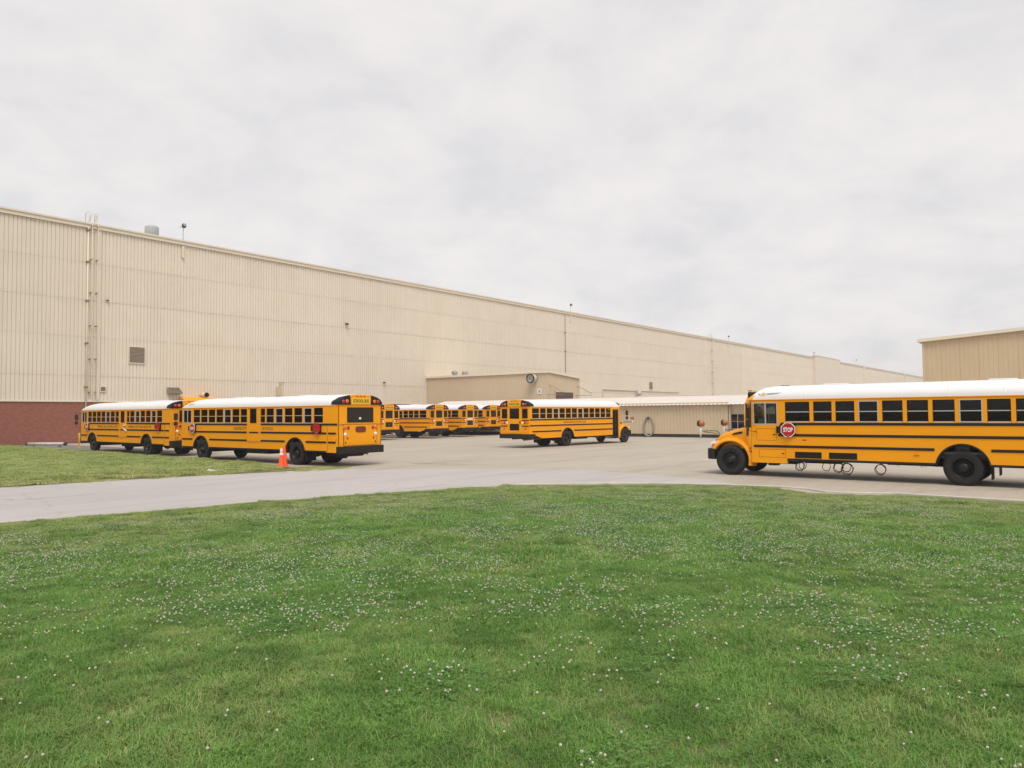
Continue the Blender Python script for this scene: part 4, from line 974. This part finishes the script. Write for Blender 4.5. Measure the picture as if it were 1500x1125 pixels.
# things that single buses have
MB().box(XRC-.045,XRC-.036,-.40,.40,1.60,1.74).build('rear_plate', 'white_paint', rowb[2])
stop_sign(A_, -2.07, 1.585, True)
for x0, x1 in ((-3.09,-2.25),(-4.16,-3.32)):
    g = box('side_grille', 'black', A_, x0, x1, HW, HW+.012, .665, .865)
    for k in range(6): box('grille_slat', 'black', g, x0+.02, x1-.02, HW+.012, HW+.02, .675+k*.032, .69+k*.032)
coils = [(-2.35,.40,.13,2),(-2.42,.42,.12,1),(-3.17,.40,.125,1),(-3.55,.40,.135,2),(-3.82,.36,.16,2),(-3.78,.40,.13,1),(-4.79,.385,.14,2)]
for cx_, cz, rr, k in coils:
    b = MB(); b.smooth = True
    for j in range(k):
        q = rr*(1+.07*j); b.tube([(cx_+.02*j+q*math.cos(a), 1.02+.03*math.sin(3*a+cx_)+.02*j, cz-.02*j+q*1.08*math.sin(a)) for a in [2*math.pi*i/22 for i in range(22)]], .012, 6, closed=True)
    b.tube([(cx_, 1.02, cz+rr), (cx_+.02, 1.0, .80)], .012, 5); b.build('cable_coil', 'black', A_)
for x in (-5.3, -5.95, -6.05): 
    b = MB(); b.smooth = True; b.tube([(x,1.0,.70),(x+.01,1.0,.52),(x+.05,1.0,.48),(x+.07,1.0,.53),(x+.06,1.0,.70)], .006, 5); b.build('wire_end', 'rubber', A_)
box('battery_box', 'chassis', A_, -1.6, -1.3, .75, 1.1, .38, .66, bevel=.02); box('vest', 'vest_green', A_, -1.12, -.92, .65, .95, 1.73, 1.93, bevel=.05)
box('marker_lamp', 'lamp_amber', A_, -5.9, -5.75, HW, HW+.02, .83, .87)
box('side_marker', 'letter_dark', A_, -2.62, -2.5, HW, HW+.006, 1.235, 1.265)
# winged badge on the roof front of the first bus
def roof_badge(root, x0, length, k=1.):
    def on_roof(x, z): 
        q = min(1, max(0, (z-ZD)/((ZT-ZD)*k))); y = 1.225*(1-q**2.5)**(1/2.5); return (x, y+.006, z)
    for nm, poly, mt in (('badge_wing', [(x0,2.80),(x0-length*.3,2.815),(x0-length,2.82),(x0-length*.75,2.775),(x0-length*.25,2.755),(x0,2.76)], 'lens_grey'), ('badge_disc', [(x0+.10+.075*math.cos(a), 2.77+.06*math.sin(a)) for a in [2*math.pi*i/14 for i in range(14)]], 'grab_yellow'), ('badge_wing', [(x0+.20,2.72),(x0+.30,2.80),(x0+.26,2.80),(x0+.18,2.75)], 'lens_grey')):
        b = MB(); b.add([on_roof(x, z) for x, z in poly], [tuple(range(len(poly)))]); b.build(nm, mt, root)
roof_badge(A_, -1.32, .50, .99); roof_badge(B_, .95, .5, .95)
lettering('CALHOUN CITY', .20, 'letter_dark', B_, (-3.33, HW+.003, 1.59), 'left', width=1.05); lettering('SCHOOLS', .20, 'letter_dark', B_, (-5.45, HW+.003, 1.59), 'left', width=.80)
lettering('4', .14, 'letter_dark', B_, (-.02, HW+.003, 1.585), 'left'); lettering('1', .14, 'letter_dark', B_, (.22, HW+.003, 1.585), 'left')
lettering('SPRING HILL SCHOOL DIST', .20, 'letter_dark', busC, (-2.25, HW+.003, 1.585), 'left', width=2.9); lettering('SPRING CITY IN 4 DIST PK', .20, 'letter_dark', busC, (-6.6, HW+.003, 1.59), 'left', width=2.9); lettering('4', .12, 'letter_dark', busC, (-.05, HW+.003, 1.585), 'left')
lettering('HAWTHORNE COMM SCHLS', .19, 'letter_dark', busD, (-6.2, -HW-.003, 1.59), 'right', width=2.5)
lettering('14', .12, 'frame_white', rowb[0], (XRC-.036, 0, 1.33), 'rear'); 
# paint cloth flapping from the side door of the rear bus
b = MB(); b.smooth = True; b.tube([(-4.95,HW+.05,1.68),(-4.6,HW+.06,1.66),(-4.55,HW+.05,1.55),(-4.75,HW+.06,1.42),(-5.0,HW+.05,1.33)], .028, 6); b.build('tie_strap', 'white_paint', busC)

# ---------------------------------------------------------------- small things on the ground
def cone(name, p, h, banded, label):
    e = empty(name, p); tag(e, label, 'traffic cone', 'traffic cones beside the rear wheel')
    MB().prism([(-.18,-.14),(-.14,-.18),(.14,-.18),(.18,-.14),(.18,.14),(.14,.18),(-.14,.18),(-.18,.14)], 'z', 0, .035).build('base', 'cone', e)
    b = MB(); b.smooth = True; b.lathe([(.145,.035),(.13,.06),(.034,h-.02),(.028,h),(.0,h)], 'z', 20); b.build('body', 'cone', e)
    if banded:
        for z0, z1 in ((.50,.60),(.63,.75)):
            f = lambda z: .13+(.034-.13)*(z-.06)/(h-.08)
            b = MB(); b.smooth = True; b.lathe([(f(z0)+.003,z0*h/.78),(f(z1)+.003,z1*h/.78)], 'z', 20); b.build('reflective_band', 'white_paint', e)
cone('traffic_cone', (-9.56,31.06,.012), .84, True, 'orange traffic cone with two white bands beside bus wheel')
cone('traffic_cone', (-9.60,31.62,.012), .90, False, 'plain orange traffic cone without bands beside bus wheel')
# pipe barrier at the end of the pad
p0, p1 = S2W(21.6, 61.6, .33), S2W(23.0, 58.9, .33)
e = empty('pipe_barrier', ((p0.x+p1.x)/2, (p0.y+p1.y)/2, 0)); tag(e, 'white pipe barrier with black end caps lying before brick wall', 'barrier')
q = Vector((p1.x-p0.x, p1.y-p0.y, 0))/2; qn = q.normalized()
b = MB(); b.smooth = True; b.tube([(-q.x,-q.y,.24),(q.x,q.y,.24)], .115, 14); b.build('pipe', 'dull_white', e)
for s in (-1, 1):
    b = MB(); b.smooth = True; a0 = q*s; a1 = (q+qn*.12)*s; b.tube([(a0.x,a0.y,.24),(a1.x,a1.y,.24)], .13, 14); b.build('end_cap', 'dark', e)
    b = MB(); c_ = q*s*.7; b.box(c_.x-.08,c_.x+.08,c_.y-.08,c_.y+.08,0,.12); b.build('foot', 'rust', e)
o = MB(); o.smooth = True; o.lathe([(0,0),(.045,0),(.045,.98),(.03,1.02),(0,1.03)], 'z', 14); e = empty('bollard', (-31.3,54.2,0)); tag(e, 'thin yellow bollard in front of the brick wall by bus nose', 'bollard')
o.build('post', 'sign_yellow', e); MB().box(-.13,.13,-.13,.13,0,.015).build('base_plate', 'sign_yellow', e)
for i, (px, py, a) in enumerate(((-11.6,28.9,.4),(-33.9,46.2,1.2))):
    o = MB(); o.prism([(-.16,-.1),(.12,-.14),(.17,.06),(-.1,.13)], 'z', 0, .03); o = o.build('litter', 'dull_white'); o.location = (px, py, .075); o.rotation_euler = (.2, .1, a)
    tag(o, ['pale scrap of paper lying on the verge near the cones', 'pale scrap of paper lying on the verge by the brick wall'][i], 'litter')

# ---------------------------------------------------------------- grass and clover
PC = bpy.data.collections
def blade_patch(name, size, count, h, w, mt, seed):
    rnd = random.Random(seed); vs = []; fs = []; cols = []
    for _ in range(count):
        x, y = rnd.uniform(-size/2, size/2), rnd.uniform(-size/2, size/2); a = rnd.uniform(0, 2*math.pi); hh = h*rnd.uniform(.45, 1.15); ww = w*rnd.uniform(.7, 1.3)
        le = rnd.uniform(.2, 2.1)*hh; ca, sa = math.cos(a), math.sin(a); o = len(vs); px, py = -sa*ww/2, ca*ww/2
        mx_, my_ = x+ca*le*.35, y+sa*le*.35; tx, ty = x+ca*le, y+sa*le
        vs += [(x+px,y+py,-.01),(x-px,y-py,-.01),(mx_-px*.8,my_-py*.8,hh*.62),(mx_+px*.8,my_+py*.8,hh*.62),(tx,ty,hh*rnd.uniform(.8,1.0))]
        fs += [(o,o+1,o+2,o+3),(o+3,o+2,o+4)]; c = (rnd.random(), rnd.random(), rnd.random(), 1); cols += [c]*5
    me = bpy.data.meshes.new(name); me.from_pydata(vs, [], fs); me.materials.append(M[mt])
    at = me.color_attributes.new('blade', 'FLOAT_COLOR', 'POINT'); at.data.foreach_set('color', [v for c in cols for v in c])
    return bpy.data.objects.new(name, me)
def scatter(name, pts, variants, scale, label, cat):
    col = PC.new(name+'_parts'); 
    for v in variants: col.objects.link(v)
    me = bpy.data.meshes.new(name); me.from_pydata([p[:3] for p in pts], [], []); o = bpy.data.objects.new(name, me); COL.objects.link(o)
    at = me.attributes.new('sc', 'FLOAT', 'POINT'); at.data.foreach_set('value', [p[3] for p in pts])
    g = bpy.data.node_groups.new(name, 'GeometryNodeTree'); g.interface.new_socket('Geometry', in_out='INPUT', socket_type='NodeSocketGeometry'); g.interface.new_socket('Geometry', in_out='OUTPUT', socket_type='NodeSocketGeometry')
    n = g.nodes; l = g.links; gi = n.new('NodeGroupInput'); go = n.new('NodeGroupOutput'); mp = n.new('GeometryNodeMeshToPoints'); ip = n.new('GeometryNodeInstanceOnPoints'); ci = n.new('GeometryNodeCollectionInfo')
    ci.inputs['Collection'].default_value = col; ci.inputs['Separate Children'].default_value = True; ci.inputs['Reset Children'].default_value = True; ip.inputs['Pick Instance'].default_value = True
    l.new(gi.outputs[0], mp.inputs['Mesh']); l.new(mp.outputs[0], ip.inputs['Points']); l.new(ci.outputs[0], ip.inputs['Instance'])
    ri = n.new('FunctionNodeRandomValue'); ri.data_type = 'INT'; ri.inputs[4].default_value = 0; ri.inputs[5].default_value = len(variants)-1; l.new(ri.outputs[2], ip.inputs['Instance Index'])
    rr = n.new('FunctionNodeRandomValue'); rr.data_type = 'FLOAT_VECTOR'; rr.inputs[0].default_value = (-.05,-.05,0); rr.inputs[1].default_value = (.05,.05,6.283); l.new(rr.outputs[0], ip.inputs['Rotation'])
    na = n.new('GeometryNodeInputNamedAttribute'); na.data_type = 'FLOAT'; na.inputs[0].default_value = 'sc'; l.new(na.outputs[0], ip.inputs['Scale'])
    l.new(ip.outputs[0], go.inputs[0]); md = o.modifiers.new('scatter', 'NODES'); md.node_group = g
    tag(o, label, cat, kind='stuff'); return o
near = [blade_patch('blade_patch', .55, 2000, .040, .0038, 'grass', k) for k in range(4)]
mid = [blade_patch('blade_patch', 1.1, 3600, .046, .0068, 'grass', 10+k) for k in range(3)]
farp = [blade_patch('blade_patch', 2.2, 2600, .075, .017, 'grass_far', 20+k) for k in range(3)]
def inside(x, y):
    c = False; P = EDGE + [(33,-9),(-40,-9)]
    j = len(P)-1
    for i in range(len(P)):
        if (P[i][1] > y) != (P[j][1] > y) and x < (P[j][0]-P[i][0])*(y-P[i][1])/(P[j][1]-P[i][1])+P[i][0]: c = not c
        j = i
    return c
rnd = random.Random(5)
def sc_at(x, y): return 1.0 + .35*noise.noise(Vector((x*.9, y*.9, 11)))
pn, pm, pe = [], [], []
g_ = .34; y = 1.6
while y < 9.0:
    x = -.85*y-1.6
    while x < .85*y+1.6:
        X, Y = x+rnd.uniform(-.13,.13), y+rnd.uniform(-.13,.13); pn.append((X, Y, lawn_z(X, Y), sc_at(X, Y)*rnd.uniform(.85,1.15))); x += g_
    y += g_
g_ = .62; y = -2.
while y < 24:
    x = -26.
    while x < 30:
        X, Y = x+rnd.uniform(-.25,.25), y+rnd.uniform(-.25,.25)
        if abs(X) < .95*Y+9 and not (Y < 8.6 and Y > 2 and abs(X) < .85*Y+1.2) and inside(X, Y):
            d = edge_d(X, Y)
            if d > .62: pm.append((X, Y, lawn_z(X, Y, d), min(sc_at(X, Y), d/.62)*rnd.uniform(.85,1.1)))
        x += g_
    y += g_
for a, b_ in zip(ER[:-1], ER[1:]):     # small tufts follow the lawn's edge
    if a[0] < -26 or a[0] > 26: continue
    t = Vector((b_[0]-a[0], b_[1]-a[1])); nn = Vector((t.y, -t.x)).normalized()
    for k in range(14):
        f = rnd.random(); d = .06+.85*rnd.random(); X, Y = a[0]+t.x*f+nn.x*d, a[1]+t.y*f+nn.y*d
        pe.append((X, Y, lawn_z(X, Y)-(.02 if d < .2 else 0), min(1.1, .22+d*1.3)*rnd.uniform(.8,1.1)))
pf = []
for _ in range(5200):
    s, n_ = rnd.uniform(-8, 21.5), rnd.uniform(25.2, 66)
    dr, dp = n_-road_n(min(s, 18.6)), pad_s(n_)-s
    if dr < .1 or dp < .1: continue
    m_ = min(dr, dp); k = .95 if m_ > 1.0 else .42
    if m_ < .5 and rnd.random() < .3: continue
    if n_ < 29.5 and s > 16 and rnd.random() < .55: k *= .5
    p = S2W(s, n_, far_z(s, n_)); pf.append((p.x, p.y, p.z-.004, k*rnd.uniform(.75,1.1)))
for k in range(60):   # stray tufts where the verge thins out into gravel
    s, n_ = 17.2+rnd.random()*3.6, 24.3+rnd.random()*2.2; p = S2W(s, n_, 0); pf.append((p.x, p.y, .0, rnd.uniform(.12,.30)))
scatter('lawn_grass', pn, near, 1, 'short green grass of the lawn in the foreground', 'grass')
scatter('lawn_grass', pm, mid, 1, 'short green grass of the lawn running up to the kerb', 'grass')
scatter('lawn_grass', pe, [blade_patch('blade_patch', .5, 800, .05, .0062, 'grass', 40+k) for k in range(3)], 1, 'ragged grass fringe where the lawn meets the pavement', 'grass')
scatter('verge_grass', pf, farp, 1, 'dry yellowish grass of the verge before the brick wall', 'grass')
# clover blossoms
def blossom(seed):
    rnd = random.Random(seed); b = MB(); b.smooth = False
    for _ in range(26):
        a, c = rnd.uniform(0, 6.283), rnd.uniform(-.35, 1); s = math.sqrt(1-c*c); d = Vector((s*math.cos(a), s*math.sin(a), c)); q = d*.0095; t = d.cross(Vector((0,0,1))+d*.01).normalized()*.0032; w = d.cross(t).normalized()*.0030; o = Vector((0,0,.078))
        b.add([o+q*.35+t, o+q*.35-t, o+q-t*.8+w*.4, o+q+t*.8-w*.4], [(0,1,2,3)]); b.add([o+q*.35+w, o+q*.35-w, o+q*.98-w*.8, o+q*.98+w*.8], [(0,1,2,3)])
    b.smooth = True; b.lathe([(0,-.006),(.0075,-.003),(.0085,.003),(.005,.008),(0,.009)], 'z', 8, c=(0,0,.078)); b.cur = 1
    b.tube([(rnd.uniform(-.015,.015),rnd.uniform(-.015,.015),0),(0,0,.072)], .0012, 4)
    return bpy.data.objects.new('blossom', b.mesh('blossom', ['clover', 'clover_stem']))
def clover_d(X, Y): return noise.noise(Vector((X*.28+4, Y*.34, 2.)))*.9 + .9*noise.noise(Vector((X*.9, Y*1.1, 5.))) + .8*noise.noise(Vector((X*3.2, Y*3.4, 8.)))
pts = []; rnd = random.Random(9); tries = 0
while len(pts) < 26000 and tries < 420000:
    tries += 1
    Y = 3 + 19.5*rnd.random()**.62; X = rnd.uniform(-.80, .80)*(Y+3)
    d1 = clover_d(X, Y)
    bias = -.52 + .46*min(1, max(0, (Y-4)/6)) + .14*max(0, min(1, (X+1)/6))
    if Y > 19.5: bias -= .3
    p = 1/(1+math.exp(-(d1+bias)*7))
    if rnd.random() > min(1, p*1.5)*.95+.03: continue
    if not inside(X, Y): continue
    d = edge_d(X, Y)
    if d < .9 or (X < -5 and d < 2.2): continue
    pts.append((X, Y, lawn_z(X, Y, d)+rnd.uniform(-.026,-.008), rnd.uniform(.68,.98)))
scatter('clover_blossoms', pts, [blossom(k) for k in range(4)], 1, 'white clover blossoms scattered through the lawn', 'clover')
# clover leaves gathered where the blossoms are
def leaf_patch(seed):
    rnd = random.Random(seed); b = MB()
    for _ in range(150):
        a0 = rnd.uniform(0, 6.283); rr = .22*math.sqrt(rnd.random()); x, y, z = rr*math.cos(a0), rr*math.sin(a0), rnd.uniform(.022,.046); s = rnd.uniform(.006,.011); a = rnd.uniform(0, 6.283)
        for k in range(3):
            t = a+k*2.094; c, sn = math.cos(t), math.sin(t)
            b.add([(x,y,z),(x+s*.8*c-s*.55*sn,y+s*.8*sn+s*.55*c,z+.004),(x+s*1.5*c,y+s*1.5*sn,z+.002),(x+s*.8*c+s*.55*sn,y+s*.8*sn-s*.55*c,z+.004)], [(0,1,2,3)])
    return bpy.data.objects.new('leaf_patch', b.mesh('leaf_patch', 'clover_leaf'))
pl_ = []; rnd = random.Random(21)
for _ in range(7000):
    Y = 3.5+12*rnd.random()**.7; X = rnd.uniform(-.82,.82)*(Y+2)
    if clover_d(X, Y)-.18 > rnd.random()*.5 and inside(X, Y):
        d = edge_d(X, Y)
        if d > 1: pl_.append((X, Y, lawn_z(X, Y, d)-.004, rnd.uniform(.7,1.2)))
scatter('clover_leaves', pl_[:4000], [leaf_patch(k) for k in range(3)], 1, 'dark green clover leaves in patches through the lawn', 'clover')

# ---------------------------------------------------------------- air
hm = bpy.data.materials.new('haze'); hm.use_nodes = True; hn = hm.node_tree.nodes; hn.clear()
ho = hn.new('ShaderNodeOutputMaterial'); hv = hn.new('ShaderNodeVolumePrincipled'); hv.inputs['Color'].default_value = (.93, .92, .92, 1); hv.inputs['Density'].default_value = .0006; hm.node_tree.links.new(hv.outputs[0], ho.inputs['Volume'])
M['haze'] = hm
hz = MB().box(-1550, 1550, -1550, 1550, -1.06, 26).build('haze', 'haze'); hz['kind'] = 'stuff'
